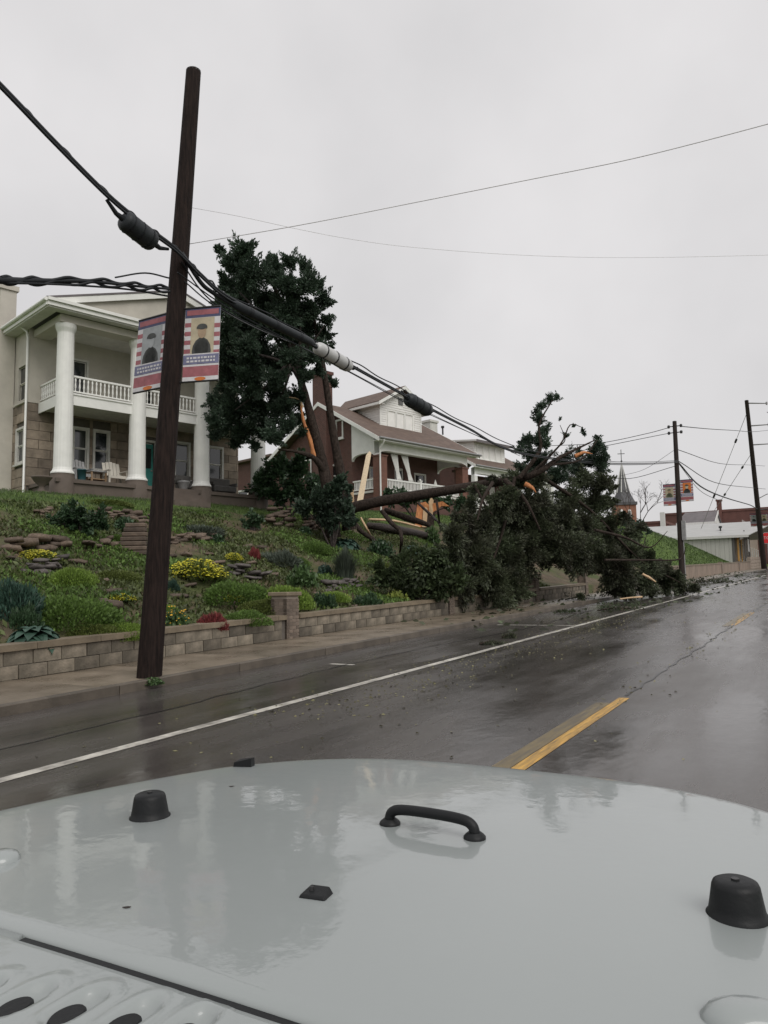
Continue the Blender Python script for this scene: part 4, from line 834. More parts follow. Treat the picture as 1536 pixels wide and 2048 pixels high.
def banner(label, poleb, poled, ztop, hgt_, wid, side, scheme, tilt=0.0, name='pole_banner'):
    """cloth hung between two rods; side -1 hangs away from the road, +1 over it; print lies a few mm proud on both faces"""
    f = (ztop - poleb[2]) / poled[2]; c = poleb + poled * f; f2 = (ztop - hgt_ - poleb[2]) / poled[2]; c2 = poleb + poled * f2
    t = thing(name, label, 'banner', tuple(c), tilt); sl = (c2[1] - c[1]) / hgt_
    x0, x1 = (.17, .17 + wid) if side > 0 else (-.17 - wid, -.17)
    def P(mb, a0, a1, z0, z1, dy=.004, k=1):
        A, B = x0 + (x1 - x0) * a0, x0 + (x1 - x0) * a1; Z0, Z1 = -hgt_ * z0, -hgt_ * z1
        for s in (-1, 1):
            y = s * dy * k; mb.add([(A, y + sl * -Z1, Z1), (B, y + sl * -Z1, Z1), (B, y + sl * -Z0, Z0), (A, y + sl * -Z0, Z0)], [(0, 1, 2, 3) if s < 0 else (3, 2, 1, 0)])
        return mb
    def E(mb, a, z, ra, rz, k, n=14):
        for s in (-1, 1):
            V = [(x0 + (x1 - x0) * (a + ra * math.cos(2 * math.pi * i / n)), s * .004 * k + sl * hgt_ * (z - rz * math.sin(2 * math.pi * i / n)), -hgt_ * (z - rz * math.sin(2 * math.pi * i / n))) for i in range(n)]
            mb.add(V, [tuple(range(n)) if s < 0 else tuple(range(n))[::-1]])
        return mb
    V = []; mb = MB(); ny = 10
    mb.prism([(x0, -.003, 0), (x1, -.003, 0), (x1, -.003 + sl * hgt_, -hgt_), (x0, -.003 + sl * hgt_, -hgt_)], (0, .006, 0)); mb.build('banner_cloth', M['bannerwhite'], t)
    P(MB(), 0, 1, 0, .135, k=1).build('header_band', M['bannerblue'], t); P(MB(), .05, .95, .03, .10, k=1.6).build('header_panel', M['bannerred'], t)
    for k in range(4): P(MB(), 0, .22, .20 + k * .12, .26 + k * .12).build('flag_stripe', M['bannerred'], t); P(MB(), .80, 1, .23 + k * .12, .29 + k * .12).build('flag_stripe', M['bannerred'], t)
    bg, body, face = scheme
    P(MB(), .18, .84, .14, .63, k=1.8).build('portrait_panel', M[bg], t)
    E(E(MB(), .5, .70 - .10, .27, .19, 2.6).add([], []), .5, .56, .20, .14, 2.6).build('portrait_shoulders', M[body], t)
    E(MB(), .5, .34, .12, .085, 3.2).build('portrait_head', M[face], t); E(P(MB(), .35, .65, .262, .292, k=4), .5, .265, .14, .04, 3.8).build('portrait_cap', M[body], t)
    P(MB(), 0, 1, .645, .77, k=3.4).build('name_band', M['bannerlav'], t); P(MB(), 0, 1, .63, .645, k=3.4).build('name_edge', M['bannerwhite'], t)
    tx = MB(); random.seed(hash(label) % 97 if False else len(label))
    for r_ in range(2):
        a = .1
        while a < .88: w = random.uniform(.04, .1); P(tx, a, min(a + w, .9), .675 + r_ * .045, .70 + r_ * .045, k=4.4); a += w + .03
    P(tx, 0, 1, .775, .80, k=3.4); tx.build('name_lettering', M['bannerwhite'], t)
    P(MB(), 0, 1, .80, .94, k=3.4).build('lower_band', M['bannerred'], t)
    P(MB(), 0, 1, .94, 1.0, k=3.4).build('foot_band', M['bannerwhite'], t); E(MB(), .5, .97, .16, .025, 4.4).build('foot_badge', M['orange'], t)
    for z in (0, -hgt_): MB().tube([(0, sl * -z, z), (x1 if side > 0 else x0, sl * -z, z)], .018, 6).build('banner_rod', M['black'], t)
    return t
zt = on_x(358, 615, XP)[2]
banner('blurred portrait banner on the house side of the near utility pole', P1b, P1d, zt - .08, 1.26, .68, -1, ('bannergrey', 'uniform', 'bannergrey'))
banner('sepia portrait banner on the road side of the near utility pole', P1b, P1d, zt - .06, 1.24, .60, 1, ('bannertan', 'uniform', 'skin'), R(20))
zt = on_x(1357, 962, XP)[2]
banner('portrait banner with olive cap on the house side of the second utility pole', P2b, P2d, zt - .22, 1.46, .80, -1, ('bannertan', 'olive', 'skin'))
banner('portrait banner with orange picture on the road side of the second utility pole', P2b, P2d, zt, 1.46, .80, 1, ('orange', 'uniform', 'bannertan'))
zt = on_x(1514, 1024, XP)[2]
banner('tiny far banner on the house side of the tallest far utility pole', P3b, P3d, zt, 1.75, .95, -1, ('bannergrey', 'uniform', 'bannergrey'))
banner('tiny far banner on the road side of the tallest far utility pole', P3b, P3d, zt, 1.75, .95, 1, ('bannertan', 'olive', 'skin'))

def cable(label, pts, r, m='cable', n=6, seg=6):
    P = smooth(pts, n)
    if hasattr(r, '__len__'): r = list(np.interp(np.linspace(0, 1, len(P)), np.linspace(0, 1, len(r)), r))
    o = MB().tube(P, r, seg).build('overhead_cable', M[m]); return tag(o, label, 'cable', 'overhead cables')
def wavy(pts, amp, ph, n=8):
    out = []
    for i, p in enumerate(smooth(pts, n)): out.append(p + np.array([amp * math.cos(i * 1.1 + ph), 0, amp * math.sin(i * 1.1 + ph)]))
    return out
XC = -8.72
main = [on_x(x, y, XC) for x, y in ((-160, 10), (0, 170), (110, 285), (215, 390), (290, 452), (350, 497), (400, 548), (450, 590))]
main2 = [on_x(x, y, XC) for x, y in ((450, 590), (540, 640), (630, 690), (720, 740), (820, 795), (930, 852), (1040, 905))]
span = on_x(1040, 905, XC); end2 = on2(.745) + np.array([.15, -.15, 0])
tail = [span, span * .66 + end2 * .34 + np.array([0, 0, -.25]), span * .33 + end2 * .67 + np.array([0, 0, -.2]), end2]
cable('thickest black cable running down from the upper left past the near utility pole', main + main2[1:] + tail[1:], [.04, .038, .028, .024, .024])
def off(pts, dx, dz): return [p + np.array([dx, 0, dz]) for p in pts]
cable('black cable lashed just under the thickest one at the upper left', off(main, .05, -.075) + off(main2[1:], .03, -.05) + off(tail[1:], 0, -.06), .02)
cable('thin black cable twisting beside the thickest one at the upper left', wavy(off(main, -.04, .05), .03, 0) + wavy(off(main2[1:], 0, .10), .015, 2) + off(tail[1:], 0, .08), .014)
cable('thin lower cable hanging under the splice cases before the white dormer', [on_x(x, y, XC) for x, y in ((355, 545), (450, 612), (560, 672), (700, 745), (830, 815), (960, 874), (1050, 912))], .011)
def case(label, a, b, r, m, name='splice_case', flat=1.0):
    t = thing(name, label, 'splice case', tuple((np.array(a) + np.array(b)) / 2)); c = (np.array(a) + np.array(b)) / 2; a = np.array(a) - c; b = np.array(b) - c
    MB().tube([a, a + (b - a) * .04, a + (b - a) * .1, a + (b - a) * .9, a + (b - a) * .96, b], [r * .5, r * .85, r, r, r * .85, r * .5], 14).build('case_body', M[m], t)
    for f in (.2, .5, .8): MB().tube([a + (b - a) * (f - .015), a + (b - a) * (f + .015)], r * 1.05, 14).build('clamp_band', M['black' if m != 'darkcase' else 'cable'], t)
    n = b - a; n = n / np.linalg.norm(n)
    for s, e in ((-1, a), (1, b)): MB().tube([e, e + n * s * .12, e + n * s * .3 + np.array([0, 0, r * .6])], [r * .3, r * .22, r * .15], 8).build('cable_tail', M['cable'], t)
case('black splice case hanging from the cable left of the near utility pole', on_x(245, 437, XC) , on_x(308, 487, XC), .155, 'darkcase')
case('long black sleeve on the cable in front of the standing cedar', on_x(462, 606, XC), on_x(628, 688, XC), .085, 'darkcase')
case('silver splice case on the cable right of the standing cedar', on_x(632, 694, XC), on_x(700, 734, XC), .14, 'greycase')
case('short black splice case on the cable in front of the white dormer', on_x(815, 797, XC), on_x(858, 822, XC), .17, 'darkcase')
# bundle from the left to the near pole, level with the eaves
at1 = on1(.655) + np.array([-.12, -.1, 0]); Lb = [at(-120, 548, 8.6), at(0, 560, 9.4), at(75, 562, 9.9), at(180, 563, 10.5), at(270, 572, 11.1), at(338, 578, 11.5)]
cable('thick black bundle level with the eaves at the left edge', Lb, [.055, .05, .04, .026, .02, .018])
cable('upper strand of the level bundle left of the near utility pole', wavy(off(Lb[1:], 0, .03), .02, 0), .022)
cable('middle strand of the level bundle left of the near utility pole', wavy(off(Lb[1:], 0, -.03), .025, 2), .02)
cable('loose lowest strand of the level bundle left of the near utility pole', [at(0, 566, 9.4), at(120, 569, 10.1), at(250, 578, 11), at(335, 592, 11.5)], .014)
cable('loose highest strand arching into the near utility pole from the left', [at(230, 555, 10.9), at(290, 546, 11.2), at(338, 556, 11.5)], .012)
cable('black cable curving from the pole into the long black sleeve', [on1(.665) + np.array([.14, -.1, 0]), on_x(400, 563, XC), on_x(425, 585, XC), on_x(465, 610, XC)], .035)
cable('thin pole tie cable dropping right of the near utility pole', [on1(.65) + np.array([.14, -.1, 0]), on_x(410, 590, XC), on_x(470, 632, XC), on_x(560, 675, XC)], .012)
cable('thin cable dropping from the pole behind the sepia banner', [on1(.62) + np.array([.14, 0, 0]), at(430, 612, 12.5), at(520, 660, 16), at(640, 712, 21), at(850, 822, 30), at(1040, 912, 38)], .012)
# pale wires across the sky
cable('broad pale wire rising across the sky to the upper right', [on_x(372, 489, XP), at(590, 452, 11.2), at(830, 405, 10.8), at(1060, 359, 10.4), at(1240, 323, 10), at(1400, 284, 9.6), at(1640, 220, 9)], .0058, 'palecable')
cable('thin pale wire sagging level across the sky to the right edge', [on_x(376, 414, XP), at(480, 433, 12), at(590, 457, 12.4), at(700, 478, 12.8), at(830, 495, 13.2), at(1060, 511, 14), at(1300, 515, 14.6), at(1700, 506, 15)], .0035, 'palecable')
T2 = on2(.965)
cable('upper service wire from the second utility pole to the houses', [T2 + np.array([-.4, 0, 0]), at(1290, 868, 54), at(1200, 886, 56), at(1110, 891, 58), at(1050, 893, 60)], .022)
cable('lower service wire from the second utility pole to the houses', [on2(.93) + np.array([-.4, 0, 0]), at(1290, 876, 52), at(1205, 893, 50), at(1120, 910, 47)], .022)
cable('wire from the second utility pole top to the tallest far pole', [T2 + np.array([.4, 0, 0]), on_x(1420, 858, XP), on_x(1470, 861, XP), on3(.82) + np.array([.3, 0, 0]), on_x(1532, 861, XP) + np.array([.4, 0, 0])], .032)
cable('thin mid wire right of the second utility pole', [on2(.82) + np.array([.15, 0, 0]), on_x(1440, 927, XP), on_x(1500, 930, XP), on_x(1530, 932, XP)], .025)
cable('thin mid wire rising to the second utility pole from the left', [at(1240, 952, 58), at(1290, 938, 56), on2(.82) + np.array([-.12, 0, 0])], .012)
cable('dark cable bundle right of the second utility pole descending to the far pole', [on2(.74) + np.array([.12, 0, 0]), on_x(1400, 972, XP), on_x(1450, 995, XP), on_x(1500, 1010, XP), on3(.36), on_x(1532, 1018, XP) + np.array([.2, 0, 0])], .055)
cable('thin wire under the descending bundle right of the second pole', [on2(.735) + np.array([.12, 0, 0]), on_x(1400, 981, XP), on_x(1440, 1002, XP)], .02)
cable('thin cable crossing just below the spire top toward the second pole', [at(1190, 947, 46), at(1260, 957, 50), on2(.72) + np.array([-.12, 0, 0])], .02)
cable('slack thin wire above the descending bundle at the right', [on2(.75) + np.array([.12, 0, 0]), on_x(1430, 965, XP), on_x(1500, 975, XP), on_x(1531, 978, XP)], .03)
for k, (label, a, b) in enumerate((('long thin guy wire from the top of the tallest far pole', on3(.94), at(1425, 1000, 110)), ('shorter guy wire from the middle of the tallest far pole', on3(.70), at(1447, 993, 112)))):
    b = np.array(b); e = b + (b - a) * .35; o = MB().tube([a, a * .5 + b * .5, e], .035, 5).build('guy_wire', M['rail']); tag(o, label, 'guy wire')
    MB().tube([a + (b - a) * .3, a + (b - a) * .34], .14, 8).tube([a + (b - a) * .93, a + (b - a) * .97], .14, 8).build('guy_insulator', M['black'], o)
cable('thin wire sloping from the tallest far pole to the right edge', [on3(.93) + np.array([2.3, 0, -.2]), on3(.85) + np.array([5, 4, 0]), on3(.78) + np.array([9, 6, 0])], .04)

# stop sign at the far corner
sx = on_x(1534, 1076, -8.3); t = thing('stop_sign', 'bright red stop sign at the far right edge beside the tallest pole', 'stop sign', (sx[0], sx[1] * 0 + sx[1], zroad(sx[1]) + .1))
zc = sx[2] - (zroad(sx[1]) + .1); MB().tube([(0, .06, 0), (0, .06, zc + .7)], .05, 8).build('post', M['rail'], t)
def octo(r, y, dy, name, m):
    P = [(r * math.cos(R(22.5 + 45 * k)), y, zc + r * math.sin(R(22.5 + 45 * k))) for k in range(8)]; return MB().prism(P, (0, dy, 0)).build(name, M[m], t)
octo(.84, 0, .02, 'sign_border', 'bannerwhite'); octo(.79, -.012, .01, 'sign_face', 'stopred')
tcv = bpy.data.curves.new('lettering', 'FONT'); tcv.body = 'STOP'; tcv.size = .62; tcv.align_x = 'CENTER'; tcv.align_y = 'CENTER'; tcv.extrude = .003
to = bpy.data.objects.new('tmp', tcv); C.objects.link(to); dg = bpy.context.evaluated_depsgraph_get(); me = bpy.data.meshes.new_from_object(to.evaluated_get(dg)); bpy.data.objects.remove(to); me.materials.clear(); me.materials.append(M['bannerwhite'])
link_mesh('lettering', me, t, (0, -.02, zc), (R(90), 0, 0))

# ------------------------------------------------------------------ foliage makers
def sprays(c, d, ln, wd, rng):
    """one folded leaf-spray quad per point: c centres, d directions, ln lengths"""
    n = len(c); d = d / (np.linalg.norm(d, axis=1, keepdims=True) + 1e-9)
    q = rng.normal(size=(n, 3)); s = np.cross(d, q); s /= (np.linalg.norm(s, axis=1, keepdims=True) + 1e-9); u = np.cross(s, d)
    ln = ln[:, None]; w = wd[:, None]
    V = np.stack([c - d * ln * .5, c + s * w + u * w * .3, c + d * ln * .5, c - s * w + u * w * .3], 1).reshape(-1, 3)
    return V, np.arange(4 * n).reshape(-1, 4)
def crown(name, clumps, per, size, m, seed, parent=None, up=.35, origin=(0, 0, 0), wd=.2, fuzz=1.0, lean=(0, 0, 0), sub=7, tight=1.0):
    rng = np.random.default_rng(seed); Cs, Ds, Ls = [], [], []
    for (c, r) in clumps:
        c = np.array(c) - np.array(origin); rr = np.array(r if hasattr(r, '__len__') else (r, r, r)); rm = rr.mean()
        for k in range(sub):
            v = rng.normal(size=3); v /= np.linalg.norm(v); sc = c + v * rr * rng.uniform(.15, .75); sr = rr * rng.uniform(.35, .62) * tight
            axis_ = v + np.array([0, 0, up]) + rng.normal(size=3) * .3; axis_ /= np.linalg.norm(axis_)
            n = int(per * rm * rm / sub * rng.uniform(.7, 1.3)) + 3
            p = rng.normal(size=(n, 3)); p /= np.linalg.norm(p, axis=1, keepdims=True); rad = rng.uniform(0.1, 1, n) ** .5
            pt = p * rad[:, None] * sr; q = pt @ axis_; tt = q / sr.mean(); pt = (pt - axis_ * q[:, None]) * np.clip(1 - .6 * tt, .12, 1.3)[:, None] + axis_ * (q * (1 + .9 * fuzz))[:, None]
            Cs.append(sc + pt); Ds.append(p * .8 + axis_ * 1.0 + rng.normal(size=(n, 3)) * .35 + np.array(lean)); Ls.append(size * rng.uniform(.6, 1.5, n))
    Cc, D, L = np.concatenate(Cs), np.concatenate(Ds), np.concatenate(Ls); V, Q = sprays(Cc, D, L, L * wd, rng)
    return link_mesh(name, fast_mesh(name, V, Q, mats=[M[m]]), parent)
def pc(lst, D=None):  # clumps given by bearing, radius in photo pixels, distance
    out = []
    for e in lst:
        px, py, r = e[:3]; d = e[3] if len(e) > 3 else D(px) if callable(D) else D
        out.append((at(px, py, d), r * d / FPX))
    return out

# ------------------------------------------------------------------ standing broken cedar between the houses
DT = 30.5; g0 = at(660, 1000, DT); g0[2] = hgt(g0[0], g0[1])
t = thing('standing_cedar', 'tall broken cedar still standing between the white house and the brick bungalow', 'tree', tuple(g0))
def lim(pts, rad, name, m, par, D=DT, seg=10, jit=.06): return MB().tube([np.array(p) - np.array(g0) for p in smooth([at(x, y, d if d else D) for (x, y, d) in pts], 4)], list(np.interp(np.linspace(0, 1, (len(pts) - 1) * 4 + 1), np.linspace(0, 1, len(rad)), rad)), seg, jit=jit).build(name, M[m], par)
lim([(666, 1075, 0), (660, 1000, 0), (650, 950, 0), (636, 890, 0), (618, 820, 0), (600, 755, 0), (580, 680, 0), (560, 600, 0), (530, 540, 0)], [.34, .28, .22, .18, .155, .13, .09, .05], 'trunk', 'bark', t)
lim([(700, 1060, DT + .4), (688, 985, DT + .4), (676, 920, DT + .4), (664, 850, DT + .4), (652, 770, DT + .5), (640, 700, DT + .5), (620, 600, DT + .5)], [.32, .23, .17, .135, .11, .06], 'trunk', 'bark', t)
lim([(652, 948, 0), (630, 918, DT - .4), (600, 905, DT - .8), (556, 898, DT - 1)], [.16, .11, .07, .03], 'limb', 'bark', t)
tl = lim([(628, 915, DT - .3), (620, 880, DT - .35), (606, 838, DT - .35), (600, 800, DT - .3)], [.09, .08, .06, .02], 'torn_limb', 'rawwood', t, jit=.25)
lim([(606, 815, DT - .3), (596, 798, DT - .4), (572, 794, DT - .5)], [.05, .035, .015], 'splinter', 'palewood', tl, jit=.2)
for k, (x, y) in enumerate(((455, 560), (520, 560), (600, 560), (440, 700), (650, 650), (470, 820), (540, 830))): lim([(605 - k * 3, 770 - k * 12, 0), ((x + 600) / 2, (y + 740) / 2 - 10, DT - .6), (x, y, DT + random.uniform(-1, 1))], [.09, .05, .015], 'limb', 'bark2', t, seg=6)
cl = [(487, 500, 24), (470, 530, 26), (440, 500, 13), (455, 515, 17), (500, 540, 38), (545, 545, 30), (580, 522, 20), (565, 560, 34), (608, 535, 18), (612, 570, 28), (638, 568, 14), (645, 600, 22), (625, 620, 28), (655, 640, 16), (648, 670, 20), (658, 695, 13), (580, 610, 36), (530, 600, 38), (480, 590, 38), (448, 570, 22), (445, 612, 26), (500, 650, 38), (455, 660, 32), (560, 660, 32), (605, 670, 26), (480, 710, 40), (440, 720, 26), (530, 715, 34), (580, 715, 24), (460, 765, 38), (510, 770, 38), (555, 760, 30), (470, 820, 40), (435, 800, 24), (430, 840, 22), (520, 825, 36), (565, 815, 28), (485, 865, 30), (530, 865, 28), (575, 855, 24), (470, 885, 15), (510, 890, 13), (590, 700, 30), (560, 740, 30), (600, 790, 16), (550, 800, 32), (590, 835, 20), (540, 870, 26), (610, 650, 34), (630, 700, 26), (636, 738, 16), (500, 690, 36), (520, 650, 36), (570, 640, 34), (480, 640, 34), (500, 745, 36), (430, 870, 16), (605, 862, 13), (588, 800, 22), (610, 752, 20), (622, 715, 20), (668, 768, 9), (660, 760, 8), (600, 740, 16), (445, 865, 15)]
rr = np.random.default_rng(3); cl = [(x, y, r * 1.08, DT + rr.uniform(-1.5, 1.3)) for (x, y, r) in cl]
crown('crown', pc(cl), 8500, .11, 'cedar', 11, t, origin=g0, up=.45, wd=.21, sub=14, fuzz=1.5, tight=.72)

# ------------------------------------------------------------------ fallen cedar over the wall and pavement
gF = ground_hit(668, 1060); DF = depth_of(gF)
Dfall = lambda x: 25.0 + (x - 850) / 500 * 10.5
F0 = np.array(gF)
t = thing('fallen_cedar', 'large uprooted cedar lying across the garden wall and pavement into the road', 'tree', tuple(gF))
def fl(pts, rad, name, m, par=None, seg=10, jit=.06): return MB().tube([np.array(p) - F0 for p in smooth([at(*p) for p in pts], 4)], list(np.interp(np.linspace(0, 1, (len(pts) - 1) * 4 + 1), np.linspace(0, 1, len(rad)), rad)), seg, jit=jit).build(name, M[m], par if par else t)
fl([(655, 1066, DF), (668, 1040, DF), (700, 1018, DF - .3), (760, 1003, DF - .7), (860, 987, DF - 1.3), (960, 970, DF - 2), (1060, 952, 28.4), (1120, 915, 28.6), (1190, 880, 29)], [.36, .31, .26, .22, .205, .18, .13, .07, .02], 'trunk', 'bark', jit=.08)
for pts, rad in (([(1040, 955, 28.4), (1080, 900, 28.3), (1078, 850, 28.3), (1105, 800, 28.3)], [.1, .07, .04, .02]), ([(1060, 950, 28.4), (1120, 890, 28), (1140, 850, 28), (1165, 855, 28)], [.06, .03, .02, .01]), ([(1075, 945, 28.4), (1110, 900, 28.3), (1130, 880, 28.2), (1120, 850, 28)], [.05, .03, .02, .01]),
                 ([(985, 965, 27.5), (965, 1000, 26.5), (955, 1040, 26)], [.07, .05, .03]), ([(950, 972, 27.6), (970, 1010, 27), (985, 1030, 26.5)], [.06, .04, .02]), ([(1010, 960, 28), (1050, 1000, 27), (1080, 1060, 27)], [.1, .06, .03]), ([(1100, 930, 28.4), (1160, 920, 29.5), (1195, 880, 30)], [.06, .04, .02]),
                 ([(1070, 945, 29.5), (1180, 1020, 31.5), (1280, 1120, 33), (1360, 1165, 34.5)], [.08, .06, .04, .02]), ([(1030, 955, 28.6), (1000, 1080, 27.5), (960, 1180, 26.5)], [.07, .05, .03]), ([(1190, 1060, 29), (1250, 1075, 30), (1300, 1095, 31), (1335, 1062, 31)], [.06, .05, .03, .01]), ([(1210, 1120, 29), (1300, 1120, 31), (1360, 1118, 32), (1372, 1092, 32)], [.05, .04, .03, .01])):
    fl(pts, rad, 'limb', 'bark', seg=6)
fl([(1050, 968, 27.9), (1064, 975, 27.8), (1072, 985, 27.7)], [.09, .07, .01], 'torn_limb', 'rawwood', jit=.25); fl([(1150, 912, 28.8), (1168, 905, 28.8), (1185, 908, 28.8)], [.07, .05, .01], 'torn_limb', 'rawwood', jit=.25)
fl([(1285, 1148, 29.6), (1300, 1156, 29.6), (1312, 1164, 29.5)], [.05, .05, .02], 'torn_limb', 'palewood', jit=.2)
fc = [(955, 980, 20), (985, 955, 12), (940, 1010, 20), (930, 1040, 30), (900, 1075, 36), (960, 1060, 46), (900, 1120, 40), (950, 1120, 52), (1000, 1000, 40), (1010, 1050, 48), (1000, 1110, 55), (930, 1165, 40), (980, 1165, 55), (1020, 1180, 42), (990, 1205, 30), (935, 1195, 28), (1040, 1010, 40), (1060, 1060, 50), (1045, 1115, 44), (1080, 1010, 36), (1035, 965, 26), (1070, 965, 24), (1110, 1040, 48), (1120, 1090, 50), (1125, 1105, 30), (1140, 990, 30), (1130, 1035, 34), (1110, 950, 30), (1150, 935, 32), (1130, 915, 22), (1180, 915, 28), (1195, 890, 16), (1200, 930, 22), (1195, 875, 9), (1170, 960, 30), (1200, 970, 26), (1190, 1010, 34), (1170, 1060, 44), (1160, 1110, 44), (1215, 1005, 22), (1215, 1050, 30), (1230, 1085, 38), (1205, 1125, 36), (1245, 1035, 18), (1260, 1065, 20), (1280, 1055, 12), (1270, 1075, 16), (1260, 1110, 30), (1240, 1145, 40), (1225, 1172, 24), (1290, 1120, 26), (1320, 1135, 24), (1290, 1155, 34), (1330, 1160, 28), (1355, 1150, 16), (1360, 1170, 22), (1385, 1176, 14), (1250, 1180, 24), (1300, 1182, 18), (1160, 1192, 9),
      (1113, 795, 10), (1100, 798, 12), (1085, 808, 14), (1075, 825, 13), (1080, 840, 16), (1085, 860, 17), (1080, 882, 22), (1060, 878, 17), (1048, 885, 15), (1038, 900, 13), (1092, 890, 14), (1060, 905, 20), (1088, 915, 18), (1075, 930, 22), (1130, 872, 8), (1148, 852, 5), (1165, 862, 6), (1168, 868, 5), (1120, 838, 4), (1190, 900, 14), (1055, 950, 22), (1040, 935, 14), (1210, 908, 14), (1225, 975, 12)]
rr = np.random.default_rng(5); fcl = [(x, y, r * .98, (Dfall(x) + (0 if y > 960 else 1.4) + rr.uniform(-.9, .9) - (.6 if y > 1130 else 0))) for (x, y, r) in fc]
fcl += [(x, y, r, Dfall(x) + d) for (x, y, r, d) in ((1090, 1105, 30, 2.5), (1130, 1115, 26, 2.8), (1172, 1120, 28, 2.5), (1060, 1090, 34, 2), (960, 1100, 50, 1), (1010, 1120, 44, .8), (1030, 1080, 44, 1.4), (930, 1140, 40, .8), (985, 1050, 40, 1.2), (1145, 1070, 40, 1.5), (1085, 1050, 40, 1.5))]
A = [e for e in fcl if e[1] < 955]; B = [e for e in fcl if e[1] >= 955]
crown('crown', pc(A), 8500, .09, 'cedar', 21, t, origin=F0, up=.3, wd=.2, sub=11, fuzz=1.5, tight=.75)
crown('crown', pc(B), 10500, .105, 'cedar2', 22, t, origin=F0, up=-.05, wd=.2, sub=15, fuzz=1.3, tight=.84)

# split stump, split logs, broken limbs and boards
gS = ground_hit(848, 1056)
t = thing('split_stump', 'torn cedar stump with bright orange split wood standing on the lawn', 'stump', tuple(gS)); kS = depth_of(gS) / FPX
rt = np.array([math.cos(YAW), math.sin(YAW), 0]); fwd = np.array([-math.sin(YAW), math.cos(YAW), 0])
def SP(x, y, d=0): return rt * (x - 848) * kS + np.array([0, 0, (1056 - y) * kS]) + fwd * d
mb = MB(); mb.prism([SP(826, 1060, -.1), (SP(866, 1060, -.1)), SP(872, 1020, -.1), SP(866, 1008, -.05), SP(858, 1015, -.05), SP(846, 1012), SP(836, 1022)], fwd * .75); mb.build('stump', M['bark'], t)
for q, m in (([(829, 1055), (843, 1055), (846, 1020), (836, 1006), (832, 1030)], 'rawwood'), ([(844, 1055), (853, 1055), (856, 1018), (848, 1010)], 'palewood'), ([(837, 1008), (852, 1004), (860, 1012), (866, 1002), (872, 1016), (858, 1024), (846, 1018)], 'rawwood'), ([(858, 1004), (864, 995), (868, 1001), (866, 1030), (860, 1034)], 'palewood'), ([(866, 1008), (886, 1004), (900, 1014), (884, 1013), (874, 1020), (866, 1030)], 'rawwood')):
    MB().prism([SP(x, y, -.18 + .02 * i) for i, (x, y) in enumerate(q)], fwd * .14).build('split_slab', M[m], t)
def loose(label, pts, rad, m, name='broken_limb', cat='branch', jit=.1, seg=8):
    P = [np.array(p) for p in smooth(pts, 4)]; c = P[0]; o = MB().tube([p - c for p in P], list(np.interp(np.linspace(0, 1, len(P)), np.linspace(0, 1, len(rad)), rad)), seg, jit=jit).build(name, M[m], None, tuple(c)); return tag(o, label, cat)
def gd(x, y, up=0.0): p = np.array(ground_hit(x, y)); p[2] += up; return p
loose('long dark split log lying on the slope left of the torn stump', [gd(735, 1062, .25), gd(790, 1072, .3), gd(868, 1082, .2)], [.16, .2, .15], 'bark2', 'split_log', 'log')
loose('dark log propped under the fallen trunk left of the torn stump', [at(768, 1020, DF - .2), at(812, 1035, DF - .2), at(858, 1050, DF)], [.13, .15, .1], 'bark', 'split_log', 'log')
o = loose('thin pale stripped log lying along the dark split log', [gd(738, 1056, .42), gd(790, 1062, .5), gd(840, 1072, .45)], [.05, .06, .04], 'palewood', 'split_log', 'log', jit=.2)
loose('reddish torn limb sprawling down the slope under the fallen trunk', [at(706, 1040, DF - 1), at(722, 1062, DF - 1.6), at(745, 1078, DF - 2.2), gd(776, 1108, .1)], [.07, .10, .09, .05], 'bark')
loose('thin forked limb standing left on the slope under the fallen trunk', [at(722, 1036, DF - 1), at(735, 1060, DF - 1.6), gd(745, 1082, .1)], [.04, .045, .03], 'palewood')
loose('crooked limb hanging from the fallen trunk to the slope', [at(764, 1022, DF - 1.3), at(782, 1045, DF - 1.8), at(800, 1062, DF - 2.2), at(803, 1085, DF - 2.6), gd(800, 1108, 0)], [.09, .10, .08, .07, .05], 'bark')
loose('thin limb crossing in front of the torn orange stump', [at(836, 1006, DF - 1.4), at(862, 1030, DF - 1.6), at(884, 1050, DF - 1.8), gd(905, 1064, .1)], [.05, .06, .05, .03], 'bark2')
loose('straight thin limb standing right of the torn orange stump', [at(873, 1000, DF - 1.2), at(877, 1030, DF - 1.4), gd(881, 1062, 0)], [.05, .045, .04], 'bark')
b0, b1_ = at(718, 1012, 33.0), at(738, 906, 36.5)
mb = MB(); d = np.array(b1_) - np.array(b0); mb.prism([(-.13, 0, 0), (.13, 0, 0), (.11, .02, 1), (0, 0, 1.04), (-.12, .02, .96)], (0, .05, 0))
mb.v = [tuple(rt * v[0] + fwd * v[1] + d * v[2]) for v in mb.v]; tag(mb.build('broken_board', M['lumber'], None, tuple(b0)), 'long pale broken board leaning up against the bungalow porch', 'board')
mb = MB().prism([(-.12, 0, 0), (.12, 0, 0), (.10, .02, .7), (.02, 0, .95), (-.1, .02, .82)], (0, .06, 0)); mb.v = [tuple(rt * v[0] + fwd * v[1] + np.array([0, 0, v[2]])) for v in mb.v]; tag(mb.build('board_stub', M['palewood'], None, tuple(at(703, 1014, 33))), 'short torn tan board stub standing left of the long pale board', 'board')

